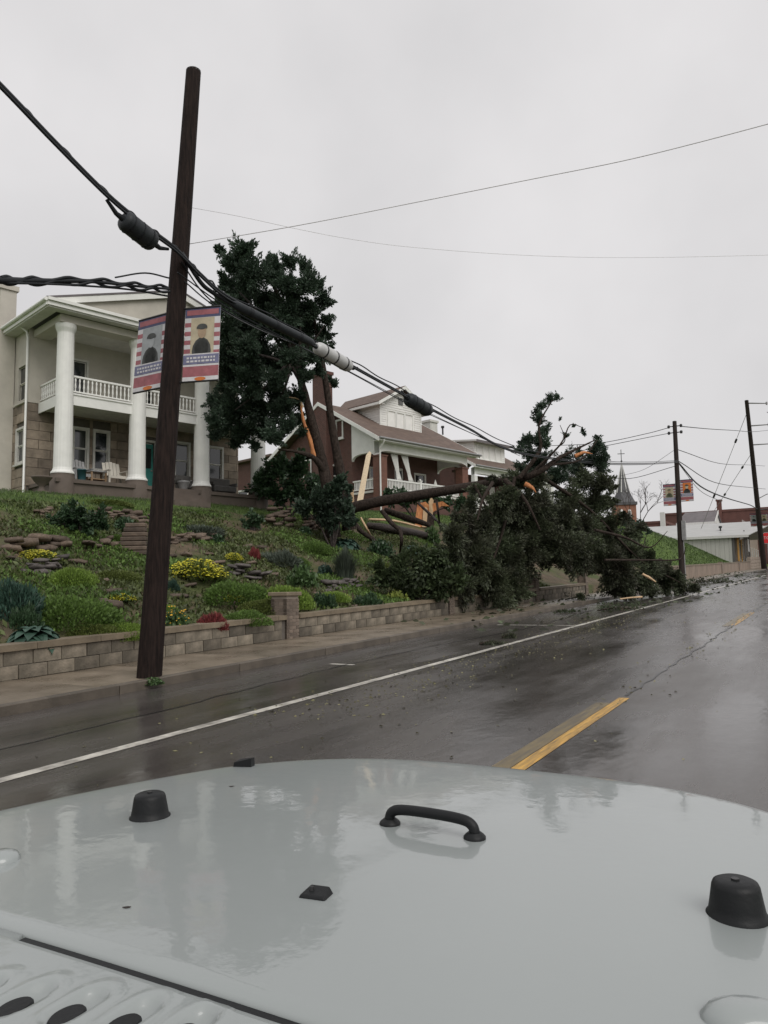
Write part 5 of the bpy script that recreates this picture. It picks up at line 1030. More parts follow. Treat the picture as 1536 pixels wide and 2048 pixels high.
# ------------------------------------------------------------------ shrubs and garden plants
def shrub(label, lst, D, per, size, m, seed, name='shrub', cat='shrub', up=.3, wd=.28, stem=True, par=None):
    c = pc(lst, D); b = np.mean([p for p, r in c], 0); b = np.array([b[0], b[1], min(b[2] - .3, hgt(b[0], b[1]))]); t = thing(name, label, cat, tuple(b))
    crown('foliage', c, per, size, m, seed, t, origin=b, up=up, wd=wd)
    for k in range(5):
        p = c[random.randrange(len(c))][0] - b; MB().tube([(0, 0, -.2), p * .5 + np.array([random.uniform(-.1, .1), 0, .1]), p], [.05, .035, .012], 6).build('stem', M['bark2'], t)
    return t
gB = 33.5
shrub('large leafy green shrub between the white house and the cedar trunks', [(525, 960, 28), (560, 935, 34), (600, 935, 32), (545, 985, 26), (590, 975, 34), (625, 965, 28), (610, 1000, 26), (560, 1000, 18)], gB, 2400, .16, 'darkleaf', 31)
shrub('dark evergreen bush around the foot of the standing cedar', [(640, 1000, 30), (670, 985, 26), (610, 1015, 22), (690, 1010, 22), (655, 1030, 24), (680, 965, 18), (700, 975, 12), (640, 1030, 20), (690, 1035, 20), (665, 1050, 22)], 29.6, 3600, .15, 'cedar', 32)
shrub('low hedge in front of the bungalow porch railing', [(775, 985, 14), (800, 990, 16), (830, 995, 16), (860, 1000, 15), (890, 1003, 16), (920, 1005, 18), (785, 998, 13), (815, 1005, 14)], 44.3, 1500, .2, 'darkleaf', 33, 'hedge', 'hedge')
shrub('big spreading dark juniper on the slope left of the fallen crown', [(765, 1160, 26), (800, 1150, 34), (800, 1120, 24), (840, 1155, 40), (850, 1120, 28), (880, 1160, 40), (885, 1125, 28), (915, 1160, 30), (760, 1135, 18), (830, 1185, 22), (870, 1190, 20)], depth_of(ground_hit(840, 1205)), 4200, .13, 'yew', 34, up=.1)
shrub('dark rounded bush among the upper rocks of the garden left of the pole', [(130, 1030, 24), (160, 1025, 28), (190, 1035, 24), (150, 1045, 26), (110, 1045, 18), (175, 1052, 20), (205, 1048, 14)], depth_of(ground_hit(150, 1066)), 5000, .10, 'darkleaf', 35)
shrub('small upright dark bush on the lawn edge right of the pole', [(505, 1030, 16), (512, 1045, 15), (495, 1047, 13), (522, 1040, 10)], depth_of(ground_hit(508, 1062)), 4000, .10, 'darkleaf', 36)

PM = {}
def rnd_dir(rng, n, up=0.0): 
    p = rng.normal(size=(n, 3)); p[:, 2] = np.abs(p[:, 2]); p /= np.linalg.norm(p, axis=1, keepdims=True); return p
def mk_mound(key, m, n=2600, ln=.13, wd=.16, h=.55, lump=.12, seed=1):
    rng = np.random.default_rng(seed); p = rnd_dir(rng, n); f = 1 + lump * (np.sin(p[:, 0] * 6 + seed) + np.sin(p[:, 1] * 7)) * .7
    c = p * f[:, None] * rng.uniform(.72, 1.0, n)[:, None]; c[:, 2] *= h; V, Q = sprays(c, p + rng.normal(size=(n, 3)) * .4 + np.array([0, 0, .5]), ln * rng.uniform(.6, 1.5, n), ln * wd * rng.uniform(.8, 1.3, n), rng)
    PM[key] = fast_mesh('foliage', V, Q, mats=[M[m]])
def mk_leafy(key, m, n=650, ln=.24, wd=.34, h=.8, seed=2):
    rng = np.random.default_rng(seed); p = rnd_dir(rng, n); c = p * rng.uniform(.45, 1.0, n)[:, None]; c[:, 2] *= h; d = p * .7 + rng.normal(size=(n, 3)) * .5; d[:, 2] -= .1
    V, Q = sprays(c, d, ln * rng.uniform(.6, 1.4, n), ln * wd * rng.uniform(.7, 1.2, n), rng); PM[key] = fast_mesh('foliage', V, Q, mats=[M[m]])
def mk_grass(key, m, n=1300, h=1.2, seed=3):
    rng = np.random.default_rng(seed); V = []; Q = []
    for i in range(n):
        a = rng.uniform(0, 6.283); r = rng.uniform(.1, 1) ; hh = h * rng.uniform(.6, 1.1); b = np.array([math.cos(a), math.sin(a), 0]); s = np.array([-b[1], b[0], 0]) * .014; o = b * r * rng.uniform(.1, .45); k0 = len(V)
        for j in range(5): q = j / 4; p = o + b * r * .62 * q ** 1.25 + np.array([0, 0, hh * (1.1 - .45 * r) * (q * 1.35 - .6 * q ** 2.4)]); V += [p - s * (1 - q * .8), p + s * (1 - q * .8)]
        Q += [(k0 + 2 * j, k0 + 2 * j + 1, k0 + 2 * j + 3, k0 + 2 * j + 2) for j in range(4)]
    PM[key] = fast_mesh('foliage', V, Q, mats=[M[m]])
def mk_heads(key, m, n=60, r=.07, h=.55, hi=.1, seed=4):
    rng = np.random.default_rng(seed); p = rnd_dir(rng, n); c = p * rng.uniform(.75, 1.08, n)[:, None]; c[:, 2] = c[:, 2] * h + hi; V = []; Q = []; F = []
    for q in c:
        a = len(V); k = 6; rr = r * rng.uniform(.6, 1.3); V.append(q + np.array([0, 0, rr * .6]))
        for i in range(k): V.append(q + np.array([rr * math.cos(6.283 * i / k), rr * math.sin(6.283 * i / k), rng.uniform(-.01, .02)]))
        F += [(a, a + 1 + i, a + 1 + (i + 1) % k) for i in range(k)]
    PM[key] = fast_mesh('flowers', V, None, F, mats=[M[m]])
mk_mound('mound', 'mound', 6000, .065, .3, .55, .07, 1); mk_mound('mound_b', 'mound2', 6000, .065, .3, .55, .08, 5); mk_mound('bright', 'bright', 6000, .065, .3, .55, .06, 6); mk_mound('sedum', 'mound2', 1500, .14, .3, .5, .2, 7); mk_mound('redmound', 'red', 1500, .26, .14, .6, .12, 8)
mk_mound('lav', 'greygreen', 2200, .22, .08, .6, .15, 9); mk_mound('bluemound', 'blue', 2400, .2, .12, .8, .15, 10); mk_mound('darkmound', 'darkleaf', 1500, .2, .2, .7, .2, 15)
mk_leafy('leafy', 'leaf', seed=11); mk_leafy('leafy_dark', 'darkleaf', seed=12); mk_leafy('lime', 'lime', 160, .34, .32, .6, 13); mk_leafy('leafy_blue', 'blue', 600, .24, .35, .6, 14)
mk_grass('grass', 'greygreen'); mk_heads('yellow', 'yellow', 800, .05, .52, .04); mk_heads('daisy', 'gold', 55, .08, .8, .15, 16); mk_heads('white', 'white', 30, .05, .7, .1, 17)
def street_hit(px, py):
    r = ray(px, py); D = 5.0
    while (CAM + r * D)[2] > zroad((CAM + r * D)[1]) + (.12 if (CAM + r * D)[0] < XK else 0) and D < 130: D += .03
    return CAM + r * D
def plant(kind, px, py, w, h, label, fl=None, name='garden_plant', cat='plant', sink=.06):
    g = street_hit(px, py) if name == 'weed_clump' else ground_hit(px, py); k = depth_of(g) / FPX; t = thing(name, label, cat, (g[0], g[1], g[2] - sink * w * k), random.uniform(0, 6)); sx = w * k / 2; sz = h * k
    base = {'mound': .55, 'mound_b': .55, 'bright': .55, 'sedum': .5, 'redmound': .6, 'lav': .6, 'bluemound': .8, 'darkmound': .7, 'leafy': .8, 'leafy_dark': .8, 'lime': .6, 'leafy_blue': .6, 'grass': 1.1}[kind]
    link_mesh('foliage', PM[kind], t, scale=(sx, sx, sz / base))
    if fl: tag(link_mesh('flowers', PM[fl], t, scale=(sx, sx, sz / base)), kind='stuff')
    return t
plant('mound', 140, 1245, 215, 62, 'widest dark green mounding ground cover low in the garden left of the pole')
plant('mound_b', 185, 1272, 125, 34, 'olive green mound touching the wall cap right of the hosta')
plant('bright', 145, 1172, 105, 42, 'round green mound standing behind the widest dark mound left of the pole')
plant('bluemound', 30, 1232, 110, 74, 'blue green shrub at the left edge of the garden')
plant('darkmound', 50, 1254, 62, 42, 'dark low shrub above the hosta at the left edge')
plant('sedum', 75, 1118, 85, 20, 'yellow green mat beside dark stones at the left edge', 'yellow')
plant('sedum', 392, 1152, 120, 34, 'broad bright yellow flowering mat just right of the near pole', 'yellow')
plant('mound', 465, 1200, 160, 44, 'broad dull green mound below the yellow flowering mat')
plant('bright', 572, 1212, 115, 48, 'light green mound rising behind the brick pier')
plant('mound', 490, 1245, 115, 30, 'green mound resting on the wall cap left of the brick pier')
plant('redmound', 425, 1256, 66, 30, 'red leaved dwarf maple spilling at the wall cap')
plant('leafy', 350, 1256, 62, 40, 'leafy plant with golden daisies beside the near pole', 'daisy')
plant('sedum', 466, 1203, 46, 14, 'small yellow flower patch on the dull green mound', 'yellow')
plant('leafy', 604, 1172, 68, 46, 'leafy bright green bush above and right of the brick pier')
plant('grass', 690, 1160, 90, 82, 'tall blue green ornamental grass clump in mid slope', name='ornamental_grass')
plant('mound', 625, 1105, 78, 26, 'green mound below the stone cave heap')
plant('lav', 560, 1130, 92, 32, 'grey green lavender mound in mid slope')
plant('redmound', 508, 1118, 26, 22, 'small dull red shrublet beside the lavender mound')
plant('leafy_dark', 762, 1112, 64, 38, 'dark leafy perennial under the torn limb')
plant('leafy_blue', 650, 1150, 34, 24, 'pale leaved perennial just left of the ornamental grass')
plant('lime', 688, 1202, 34, 16, 'small lime green plant above the second wall')
plant('lime', 794, 1202, 50, 26, 'variegated lime plant at the foot of the dark juniper')
plant('darkmound', 735, 1213, 64, 26, 'dark low bush above the second wall beside the lime plant')
plant('darkmound', 645, 1212, 56, 26, 'dark little bush just right of the brick pier')
plant('lav', 400, 1068, 95, 22, 'dull grey green bush above the rock ledge right of the pole')
plant('leafy_dark', 430, 1085, 42, 22, 'little dark green bush right of the rock ledge')
plant('leafy', 862, 1085, 40, 34, 'bright leafy shoots under the split logs', name='garden_plant')
plant('leafy_dark', 610, 1068, 30, 18, 'small dark plant beside the stone cave mouth')
plant('sedum', 466, 1120, 40, 14, 'small yellow green tuft above the dark slate pile', 'yellow')
plant('leafy', 240, 1200, 60, 22, 'sparse leafy patch with yellow tips just left of the pole', 'yellow')
plant('bluemound', 345, 1180, 30, 22, 'little blue green tuft close right of the pole')
plant('mound', 230, 1082, 60, 16, 'low green mound in front of the boulder terrace')
plant('mound_b', 760, 1140, 50, 18, 'small ochre green mound right of the ornamental grass')
plant('leafy', 470, 1288, 44, 10, 'low weeds growing at the wall foot left of the brick pier', name='weed_clump')
plant('leafy', 680, 1258, 22, 8, 'tiny weed at the wall foot right of the brick pier', name='weed_clump')
plant('leafy', 305, 1366, 46, 14, 'tuft of weeds around the foot of the near pole', name='weed_clump')
plant('leafy_dark', 250, 1060, 48, 30, 'dark leafy bush between the rock wall and the pole')
plant('mound_b', 215, 1008, 100, 14, 'yellow green cushion on the lawn edge above the rock wall')
plant('bright', 248, 1272, 130, 34, 'low lime green mound above the wall cap just left of the near pole')
plant('mound_b', 528, 1222, 120, 32, 'olive mound between the dull green mound and the brick pier')
plant('bright', 662, 1200, 84, 22, 'lime green mat above the second wall right of the small dark bush')
plant('mound_b', 232, 1160, 110, 26, 'soft olive mound in mid slope a little left of the pole')
plant('mound', 592, 1130, 60, 18, 'soft green cushion between the lavender mound and the leafy bright bush')
plant('bright', 330, 1232, 70, 26, 'lime green cushion just behind the golden daisies')
# hosta plants with every leaf its own piece
def leaf_mesh(m, L=.42, W=.16):
    V = []; n = 6
    for j in range(n + 1):
        s = j / n; w = W * math.sin(math.pi * min(1, s * .94 + .06)) ** .7 * (1 - .15 * s); z = .26 * s * 2 - .42 * s * s * 1.6
        V += [(L * s * 1.05, -w, z + .03), (L * s * 1.05, 0, z), (L * s * 1.05, w, z + .03)]
    Q = [(3 * j + k, 3 * j + 3 + k, 3 * j + 4 + k, 3 * j + 1 + k) for j in range(n) for k in range(2)]; return fast_mesh('leaf', V, Q, mats=[M[m]], smooth=True)
lm = leaf_mesh('blue')
def hosta(px, py, w, label, n=34):
    g = ground_hit(px, py); k = depth_of(g) / FPX; t = thing('hosta', label, 'plant', (g[0], g[1], g[2] - .02)); s = w * k / 2 / .46
    for i in range(n):
        a = i * 2.4; ring = i / n; sc = s * (1.05 - .45 * ring); link_mesh('leaf', lm, t, (.05 * s * math.cos(a), .05 * s * math.sin(a), .16 * s * ring), (random.uniform(-.2, .2), .1 - .75 * ring + random.uniform(-.15, .15), a), (sc, sc, sc))
hosta(66, 1288, 116, 'large blue green hosta with broad leaves at the wall cap on the left edge')
hosta(690, 1098, 66, 'broad leaved hosta below the fallen trunk')
hosta(820, 1106, 50, 'pale hosta like clump near the split logs', 20)

# ------------------------------------------------------------------ rocks
def rock_mesh(seed, m):
    import bmesh
    bm = bmesh.new(); bmesh.ops.create_icosphere(bm, subdivisions=1, radius=1); rng = np.random.default_rng(seed)
    bmesh.ops.subdivide_edges(bm, edges=random.sample(list(bm.edges), 8), cuts=1)
    for v in bm.verts: v.co = Vector((max(-.8, min(.8, v.co.x)), max(-.75, min(.75, v.co.y)), max(-.6, min(.6, v.co.z)))) * float(rng.uniform(.85, 1.15))
    me = bpy.data.meshes.new('rock'); bm.to_mesh(me); bm.free(); me.materials.append(M[m]); me.polygons.foreach_set('use_smooth', [True] * len(me.polygons)); return me
RK = [rock_mesh(k, 'rock') for k in range(5)]; RD = [rock_mesh(20 + k, 'darkrock') for k in range(4)]
def rockpile(name, label, pts, rows, size, meshes, flat=.45, gap=.75, cat='rock wall', jitter=.3):
    """stones laid course on course along a line of ground points"""
    G = [np.array(ground_hit(x, y)) for x, y in pts]; t = thing(name, label, cat, tuple(G[0])); n = 0
    for (a, b) in zip(G, G[1:]):
        L = np.linalg.norm(b - a); k = max(1, int(L / (size * gap * 1.6)))
        for r_ in range(rows):
            for i in range(k):
                p = a + (b - a) * (i + (.5 if r_ % 2 else 0) + random.uniform(-jitter, jitter)) / k; s = size * random.uniform(.6, 1.3); p = p - G[0]
                p = p + fwd * (.12 * r_ + random.uniform(-.1, .1)) ; p[2] += size * flat * (r_ * 1.0) + random.uniform(-.04, .04)
                link_mesh('stone', random.choice(meshes), t, tuple(p), (random.uniform(-.2, .2), random.uniform(-.2, .2), random.uniform(0, 6)), (s, s * random.uniform(.7, 1), s * flat * random.uniform(.7, 1.2)))
    return t
rockpile('rock_wall', 'dry stone rock wall under the lawn just left of the pole', [(185, 1034), (215, 1036), (255, 1042), (300, 1050)], 4, .2, RK)
rockpile('rock_wall', 'pale flat stones stacked at the lawn edge left of the dark bush', [(62, 1032), (80, 1028), (105, 1018)], 2, .2, RK, jitter=.7)
rockpile('boulder_terrace', 'terrace of brown boulders across the garden left of the pole', [(0, 1104), (60, 1098), (120, 1102), (180, 1108), (235, 1094), (278, 1096)], 3, .27, RK, .5, 1.3, jitter=.7)
rockpile('rock_ledge', 'low rock ledge with a dark hollow right of the pole', [(336, 1088), (375, 1082), (428, 1084)], 3, .24, RK, jitter=.6)
rockpile('slate_pile', 'dark slate pile beside the light green mound', [(470, 1150), (505, 1160), (530, 1170)], 4, .26, RD, .35)
rockpile('slate_pile', 'dark stones under the yellow green mat at the left edge', [(55, 1146), (85, 1150), (105, 1138)], 4, .24, RD, .4)
rockpile('stone_cave', 'heap of stones with a dark hollow at the foot of the standing cedar', [(535, 1052), (560, 1056), (585, 1058)], 8, .24, RK, .5)
t2 = rockpile('stone_cave', 'right shoulder of stones beside the dark hollow near the cedar foot', [(612, 1060), (628, 1060), (640, 1056)], 6, .24, RK, .5)
rockpile('stone_row', 'row of flat stones among plants left of the ornamental grass', [(490, 1094), (520, 1096), (548, 1094)], 1, .3, RK, .4)
rockpile('stone_row', 'scatter of brown stones right of the leafy bright bush', [(655, 1180), (690, 1176), (720, 1178)], 3, .2, RD, .5)
rockpile('stone_row', 'flat pale stones lower right of the pole above the maple', [(335, 1196), (365, 1190), (420, 1196), (440, 1202)], 1, .24, RK, .4)
p = np.array(ground_hit(258, 1110)); t = thing('stone_slab', 'upright ribbed stone slab leaning beside the pole in the boulder terrace', 'stone slab', tuple(p), YAW)
for k in range(7): bevel(MB().box(-.42 + .02 * k, .1 + .07 * k, .13 * k, .42 - .03 * k, .35 + .07 * k, .13 * k + .115).build('step_stone', M['rock'], t), .02)
sc = [(200, 1165), (195, 1172), (222, 1185), (225, 1212), (205, 1205), (300, 1200), (155, 1128), (340, 1115), (372, 1112), (440, 1094), (420, 1110), (435, 1128), (500, 1128), (575, 1180), (635, 1190), (402, 1160), (380, 1172), (466, 1208), (750, 1215), (705, 1215), (240, 1150), (20, 1118), (90, 1230), (325, 1212), (590, 1140), (545, 1150)]
for (x, y) in sc:
    g = ground_hit(x, y); s = random.uniform(.12, .24); o = link_mesh('garden_stone', random.choice(RK), None, (g[0], g[1], g[2] + .02), (random.uniform(-.2, .2), random.uniform(-.2, .2), random.uniform(0, 6)), (s * 1.2, s, s * .45)); tag(o, 'loose flat stone lying on the garden soil between plants', 'stone', 'loose stones scattered in the garden')
g = ground_hit(218, 1216); o = link_mesh('garden_rock', RK[2], None, (g[0], g[1], g[2] + .06), (0, .1, .4), (.34, .26, .17)); tag(o, 'largest reddish rock lying alone on bare soil left of the pole', 'rock')

# ------------------------------------------------------------------ grass and low weeds nobody could count
def tufts(name, pts, ln, m, seed, wd=.1, spread=.5):
    rng = np.random.default_rng(seed); P = np.array(pts); d = rng.normal(size=(len(P), 3)) * spread; d[:, 2] = 1; L = ln * rng.uniform(.5, 1.4, len(P)); V, Q = sprays(P + np.array([0, 0, 1]) * (L * .35)[:, None], d, L, L * wd, rng)
    return tag(link_mesh(name, fast_mesh(name, V, Q, mats=[M[m]])), kind='stuff')
rng = np.random.default_rng(50); P = []
while len(P) < 60000:
    y = rng.uniform(-3, 34); d = rng.uniform(.1, 9.6); x = XW - .15 - d
    if math.sin(x * 1.3 + 2 * math.sin(y * .8)) + math.sin(y * 1.1 + x * .4) + rng.normal() * .7 > -.45: P.append((x, y, hgt(x, y)))
tufts('ground_cover', P, .13, 'weed', 51, .2, .8)
P = []
while len(P) < 36000:
    y = rng.uniform(-3, 34); d = rng.uniform(.2, 9.2); x = XW - .15 - d
    if math.sin(x * .9 + 1.7 + 2 * math.sin(y * .6)) + math.sin(y * 1.3 - x * .5 + 1) + rng.normal() * .3 > .75: P.append((x, y, hgt(x, y) + rng.uniform(0, .10)))
tufts('creeping_phlox', P, .10, 'mound', 54, .22, .7)
P = []
while len(P) < 60000:
    y = rng.uniform(8, 60); d = rng.uniform(8.8, 15); x = XW - d; P.append((x, y, hgt(x, y)))
tufts('lawn_grass', P, .10, 'grass', 52, .09, .4)
P = []
while len(P) < 30000:
    y = rng.uniform(62, 124); x = XW - .3 - 14 * rng.uniform(0, 1); P.append((x, y, hgt(x, y)))
tufts('bank_grass', P, .2, 'grass', 53, .12, .5)
# storm litter on the wet road
rng = np.random.default_rng(60); P = []
for k in range(900):
    y = 4 + 30 * rng.uniform() ** .8; x = rng.choice([rng.normal(-5.2, .6), rng.uniform(-8.6, 1.0), rng.normal(-4.2, .9), -2.3 + rng.normal() * .25], p=[.5, .2, .2, .1]); P.append((x, y, zroad(y) + .006))
for k in range(900):
    y = rng.uniform(7, 24); x = -5.35 + rng.normal() * .45 - .02 * (y - 12); P.append((x, y, zroad(y) + .006))
for k in range(260):
    y = rng.uniform(9, 45); P.append((-2.3 + rng.normal() * .2, y, zroad(y) + .006))
P = np.array(P); n = len(P); d = rng.normal(size=(n, 3)); d[:, 2] *= .12; L = rng.uniform(.015, .06, n); V, Q = sprays(P, d, L, L * .3, rng); V[:, 2] = np.maximum(V[:, 2], np.array([zroad(y) for y in V[:, 1]]) + .004)
tag(link_mesh('leaf_litter', fast_mesh('leaf_litter', V, Q, mats=[M['litter']])), kind='stuff')
P = []
for k in range(700): y = rng.uniform(18, 100); P.append((rng.uniform(-10.7, -5.0 if y > 28 else -6.3), y, zroad(y) + .02))
P = np.array(P); P[:, 2] += np.where(P[:, 0] < -8.7, .13, 0); n = len(P); d = rng.normal(size=(n, 3)); d[:, 2] *= .2; L = rng.uniform(.08, .3, n); V, Q = sprays(P, d, L, L * .25, rng); tag(link_mesh('twig_litter', fast_mesh('twig_litter', V, Q, mats=[M['cedar2']])), kind='stuff')
def bough(label, px, py, w, h, m='cedar2', seed=1):
    r = ray(px, py); D = 5.0
    while (CAM + r * D)[2] > zroad((CAM + r * D)[1]) + (.12 if (CAM + r * D)[0] < XK else 0) and D < 130: D += .05
    g = CAM + r * D; k = D / FPX; t = thing('fallen_bough', label, 'branch', tuple(g), YAW); W = w * k / 2; H = max(.06, h * k * .5)
    MB().tube([(-W, 0, .03), (-W * .2, .1, .05 + H * .3), (W, .05, .03)], [.025, .02, .008], 6).build('stem', M['bark'], t)
    rng = np.random.default_rng(seed); n = 6
    crown('foliage', [((-W * .8 + 1.6 * W * i / (n - 1), rng.uniform(-.15, .2) * W, H * .6), (W * .34, W * .34, H)) for i in range(n)], 700 / max(.25, W), max(.07, .10 * W), m, seed, t, up=.1, wd=.16)
bough('bright green bough lying on the white road edge line', 1245, 1222, 100, 26, 'yew', 61)
bough('small green bough lying in the parking lane below the branch pile', 1133, 1226, 42, 12, 'yew', 62)
bough('small dark bough on the edge line in mid road', 1018, 1277, 26, 14, 'cedar2', 63)
bough('flat litter of twigs just below the small dark bough', 985, 1290, 50, 6, 'cedar2', 64)
bough('dark bough at the pavement edge below the fallen crown', 1160, 1200, 60, 22, 'cedar2', 65)
bough('long strung out bough beyond the second utility pole', 1425, 1166, 90, 14, 'cedar2', 66)
bough('clump of broken foliage on the far pavement', 1480, 1154, 24, 10, 'yew', 67)
bough('farthest clump of broken foliage at the right edge of the street', 1520, 1146, 26, 6, 'cedar2', 68)
bough('thin spray of foliage lying in the gutter near the far twigs', 1400, 1172, 40, 8, 'cedar2', 69)
loose('bare yellow ended branch lying on the kerb below the branch pile', [gd(1240, 1200, .1) * 0 + at(1240, 1198, 29.5), at(1265, 1195, 29.6), at(1284, 1194, 29.7)], [.03, .03, .04], 'palewood')

# ------------------------------------------------------------------ bare far tree beside the church tower
b = at(1285, 1060, 150); t = thing('bare_tree', 'leafless branching tree beside the church tower', 'tree', tuple(b)); mb = MB(); random.seed(12)
def grow(p, d, L, r, n):
    q = p + d * L; mb.tube([p, (p + q) / 2 + np.array([random.uniform(-.1, .1) * L for _ in range(3)]) * .4, q], [r, r * .8, r * .62], 5, cap=False)
    if n:
        for _ in range(3): e = d + np.array([random.uniform(-.8, .8), random.uniform(-.8, .8), random.uniform(-.5, .55)]); grow(q, e / np.linalg.norm(e), L * random.uniform(.62, .8), r * .62, n - 1)
grow(np.array([0, 0, -4.0]), np.array([-.1, 0, 1.0]), 4.6, .18, 5); mb.build('trunk', M['bark2'], t)
b = at(1330, 1062, 88); shrub('low dark shrubs where the grassy bank meets the fallen crown', [(1270, 1058, 16), (1285, 1050, 14), (1255, 1050, 16), (1295, 1064, 8)], 60, 330, .3, 'cedar', 71)

# ------------------------------------------------------------------ the car in the foreground: hood, cowl, fittings
random.seed(5)
car = thing('car', 'wet pale grey off road car whose hood fills the foreground', 'car', (-.635, 0, 0)); car.rotation_euler = (math.atan(GR), 0, R(1.2))
YR_ = .672
def hz(X, Y):
    u = max(0, (Y - .67) / 1.1); return 1.168 - .008 * u - .032 * u ** 2.2 - .022 * abs(X / .8) ** 2.2
def hood():
    nu, nv = 48, 36; V = []; us = [-1 + 2 * i / nu for i in range(nu + 1)]
    Wd = lambda v: .93 - .22 * v - .05 * v ** 4
    def pt(u, v): X = u * Wd(v); Y = YR_ + v * (1.77 - .26 * abs(u) ** 3.5 - YR_); return X, Y
    for j in range(nv + 1):
        for u in us: X, Y = pt(u, j / nv); V.append((X, Y, hz(X, Y)))
    n = nu + 1; Q = [(j * n + i, j * n + i + 1, (j + 1) * n + i + 1, (j + 1) * n + i) for j in range(nv) for i in range(nu)]
    rim = [j * n for j in range(nv, -1, -1)][::-1] + [nv * n + i for i in range(1, n)] + [j * n + nu for j in range(nv - 1, -1, -1)]
    prev = rim
    for a in (20, 45, 70, 90, 91):
        r = .045; cur = []
        for k, idx in enumerate(rim):
            p = np.array(V[idx]); q0 = np.array(V[rim[max(k - 1, 0)]]); q1 = np.array(V[rim[min(k + 1, len(rim) - 1)]]); tn = q1 - q0; o = np.array([-tn[1], tn[0], 0]); o /= np.linalg.norm(o) + 1e-9
            dn = r * (1 - math.cos(R(min(a, 90)))) + (.30 if a == 91 else 0); V.append(tuple(p + o * r * math.sin(R(min(a, 90))) - np.array([0, 0, dn]))); cur.append(len(V) - 1)
        Q += [(prev[k], prev[k + 1], cur[k + 1], cur[k]) for k in range(len(rim) - 1)]; prev = cur
    # rear lip folding down into the gap
    base = len(V); 
    for i in range(n): X, Y, Z = V[i]; V.append((X, Y - .004, Z - .004)); 
    for i in range(n): X, Y, Z = V[i]; V.append((X, Y - .004, Z - .04))
    Q += [(i + 1, i, base + i, base + i + 1) for i in range(nu)] + [(base + i + 1, base + i, base + n + i, base + n + i + 1) for i in range(nu)]
    return link_mesh('hood', fast_mesh('hood', V, Q, mats=[M['paint']], smooth=True), car)
hd = hood()
def hood_bearing(px, py):
    """point of the hood on a bearing, in the car's own frame"""
    inv = (Matrix.Translation((-.635, 0, 0)) @ Euler((math.atan(GR), 0, R(1.2))).to_matrix().to_4x4()).inverted(); o = inv @ Vector(CAM); d = inv.to_3x3() @ Vector(ray(px, py)); D = .3
    while D < 3:
        p = o + d * D
        if p.z < hz(p.x, p.y): break
        D += .002
    return p
SL = [(p.x, p.y + .012) for p in (hood_bearing(px, py) for px, py in ((-75, 1992), (28, 2004), (134, 2019), (245, 2038), (360, 2060)))]
def cowl():
    xs = list(np.arange(-.95, -.42, .05)) + list(np.arange(-.42, .14, .005)) + list(np.arange(.15, .96, .05)); ys = list(np.arange(.22, .40, .03)) + list(np.arange(.40, .652, .0052)) + [.655, .656]
    V = []
    for y in ys:
        for x in xs:
            z = hz(x, .67) - .002 - .05 * max(0, .5 - y)
            for k, (a, b) in enumerate(SL):
                L, W_ = .036, .0175; dx = (x - a) / W_; dy = (y - b) / L; r = math.hypot(dx, dy) if True else 0
                r = (abs(dx) ** 2.4 + abs(dy) ** 2.4) ** (1 / 2.4)
                if r < 1: z -= .011 * (1 - r ** 6)
                elif r < 1.6: z += .0011 * math.sin((r - 1) / .6 * math.pi)
            yy = y
            if y > .654 and abs(x) > .246: yy = .6675 + (y - .655)
            if y > .6555: z -= .05
            V.append((x, yy, z))
    n = len(xs); Q = [(j * n + i, j * n + i + 1, (j + 1) * n + i + 1, (j + 1) * n + i) for j in range(len(ys) - 1) for i in range(n - 1)]
    o = link_mesh('cowl', fast_mesh('cowl', V, Q, mats=[M['paint']], smooth=True), car)
    for (a, b) in SL:
        mb = MB(); mb.lathe([(1, 0), (.97, .6), (.88, .8)], seg=24); mb.v = [(a + p[0] * .0150, b - .012 + p[1] * .0215, hz(a, .67) - .0125 + p[2] * .010) for p in mb.v]; mb.build('vent', M['rubber'], o)  # dark plug in each slot stands in for the shade inside the hole
cowl()
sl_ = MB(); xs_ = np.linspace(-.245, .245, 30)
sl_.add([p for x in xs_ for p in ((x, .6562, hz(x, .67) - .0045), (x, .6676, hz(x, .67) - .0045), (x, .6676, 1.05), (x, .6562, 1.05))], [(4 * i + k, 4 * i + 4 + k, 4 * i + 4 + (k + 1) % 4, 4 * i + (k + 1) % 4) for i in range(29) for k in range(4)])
sl_.build('hood_gap_shade', M['rubber'], car)  # added black strip, stands in for the shade in the gap behind the hood
pr = [(.0375, -.004), (.0375, .002), (.0345, .005), (.0325, .015), (.0288, .037), (.0268, .0415), (.021, .0442), (.008, .0445)]
for (px, py) in ((300, 1634), (1475, 1832)):
    p = hood_bearing(px, py); b = MB().lathe(pr, seg=32).build('hood_bumper', M['rubber'], car, tuple(p)); MB().lathe([(.005, .0445), (.005, .0465)], seg=10).build('bumper_screw', M['black'], b)
p = hood_bearing(862, 1662); s = .081
h_ = [(-s, 0, 0), (-s, 0, .012), (-s + .005, 0, .021), (-s + .018, 0, .0265), (-.03, 0, .029), (.03, 0, .029), (s - .018, 0, .0265), (s - .005, 0, .021), (s, 0, .012), (s, 0, 0)]
o = MB().tube(smooth(h_, 4), .0088, 14).build('grab_handle', M['rubber'], car, tuple(p), (0, 0, R(-2)))
for sg in (-1, 1): MB().lathe([(.0185, -.003), (.0185, .003), (.016, .006), (.011, .010)], (sg * s, 0, 0), 22).build('handle_foot', M['rubber'], o)
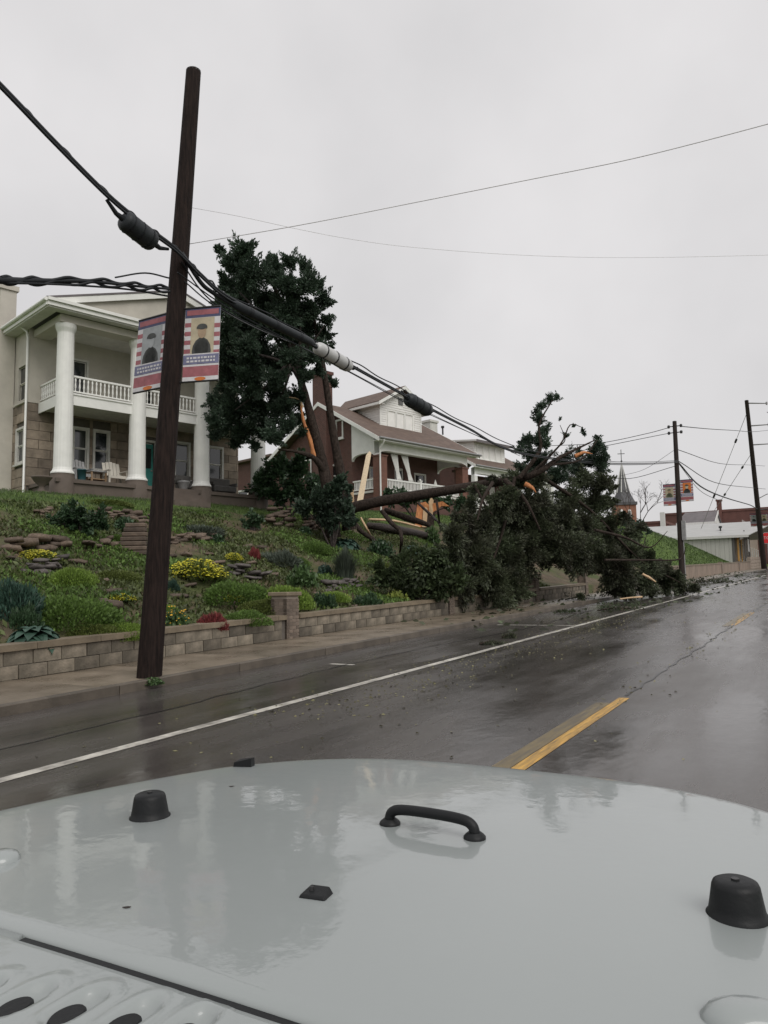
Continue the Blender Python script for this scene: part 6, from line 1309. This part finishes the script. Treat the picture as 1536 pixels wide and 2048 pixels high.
p = hood_bearing(632, 1792); mb = MB(); mb.add([(-.027, -.02, -.002), (.027, -.02, -.002), (.027, .02, -.002), (-.027, .02, -.002), (-.024, -.017, .006), (.024, -.017, .006), (.02, .016, .012), (-.016, .016, .012)], [(0, 3, 2, 1), (4, 5, 6, 7), (0, 1, 5, 4), (1, 2, 6, 5), (2, 3, 7, 6), (3, 0, 4, 7)])
o = bevel(mb.build('washer_nozzle', M['rubber'], car, tuple(p), (0, 0, .15)), .003, 2); o.scale = (.76, .76, .85); MB().lathe([(.005, .008), (.004, .014)], (-.008, 0, 0), 8).build('jet', M['black'], o)
p = hood_bearing(481, 1534) + Vector((0, 0, .006)); MB().add([(-.026, -.012, -.03), (.026, -.012, -.03), (.026, .012, -.03), (-.026, .012, -.03), (-.02, -.010, .008), (.028, -.010, .020), (.026, .010, .018), (-.014, .010, .012)], [(0, 3, 2, 1), (4, 5, 6, 7), (0, 1, 5, 4), (1, 2, 6, 5), (2, 3, 7, 6), (3, 0, 4, 7)]).build('hood_latch', M['rubber'], car, tuple(p + Vector((0, .01, -.004))), (0, 0, .2))
for (px, py, w) in ((2, 1722, .03), (1492, 2040, .045)):
    p = hood_bearing(px, py); mb = MB().lathe([(1, -.3), (.95, .3), (.8, .7), (.5, .95), (.1, 1)], seg=20); mb.v = [(v[0] * w, v[1] * .03, v[2] * .016) for v in mb.v]; mb.build('hood_hinge', M['paint'], car, tuple(p), (0, 0, .5))
# the rest of the front of the car, out of sight beyond the hood edge
MB().box(-.74, 1.45, .55, .74, 1.66, 1.02).build('grille', M['paint'], car)
for k in range(7): MB().box(-.33 + k * .11 - .03, 1.661, .65, -.33 + k * .11 + .03, 1.668, .95).build('grille_slot', M['black'], car)
for s in (-1, 1):
    o = MB().tube([(s * .56, 1.655, .80), (s * .56, 1.69, .80)], .105, 20).build('headlight', M['chrome'], car)
    bevel(MB().box(s * .76, .75, .84, s * 1.0, 1.75, .90).build('fender', M['rubber'], car), .02)
    w = MB().tube([(s * .70, 1.2, .40), (s * .95, 1.2, .40)], .40, 28).build('tyre', M['rubber'], car); MB().tube([(s * .951, 1.2, .40), (s * .965, 1.2, .40)], .22, 20).build('rim', M['rail'], w)
    MB().box(s * .70, .3, .45, s * .74, 1.44, 1.04).build('side_panel', M['paint'], car)
bevel(MB().box(-.85, 1.78, .48, .85, 1.95, .66).build('front_bumper', M['black'], car), .02)

for (px, py, lab) in ((463, 1574, 'tiny dark leaf scrap stuck on the hood left of the grab handle'), (253, 1817, 'tiniest dark leaf scrap on the hood above the cowl seam')):
    p = car.matrix_basis @ hood_bearing(px, py); o = MB().prism([(-.006, 0, .001), (.0, -.002, .001), (.006, .001, .0015), (.001, .003, .001)], (0, 0, .001)).build('leaf_scrap', M['bark2'], None, tuple(p), (0, 0, .4)); tag(o, lab, 'leaf')
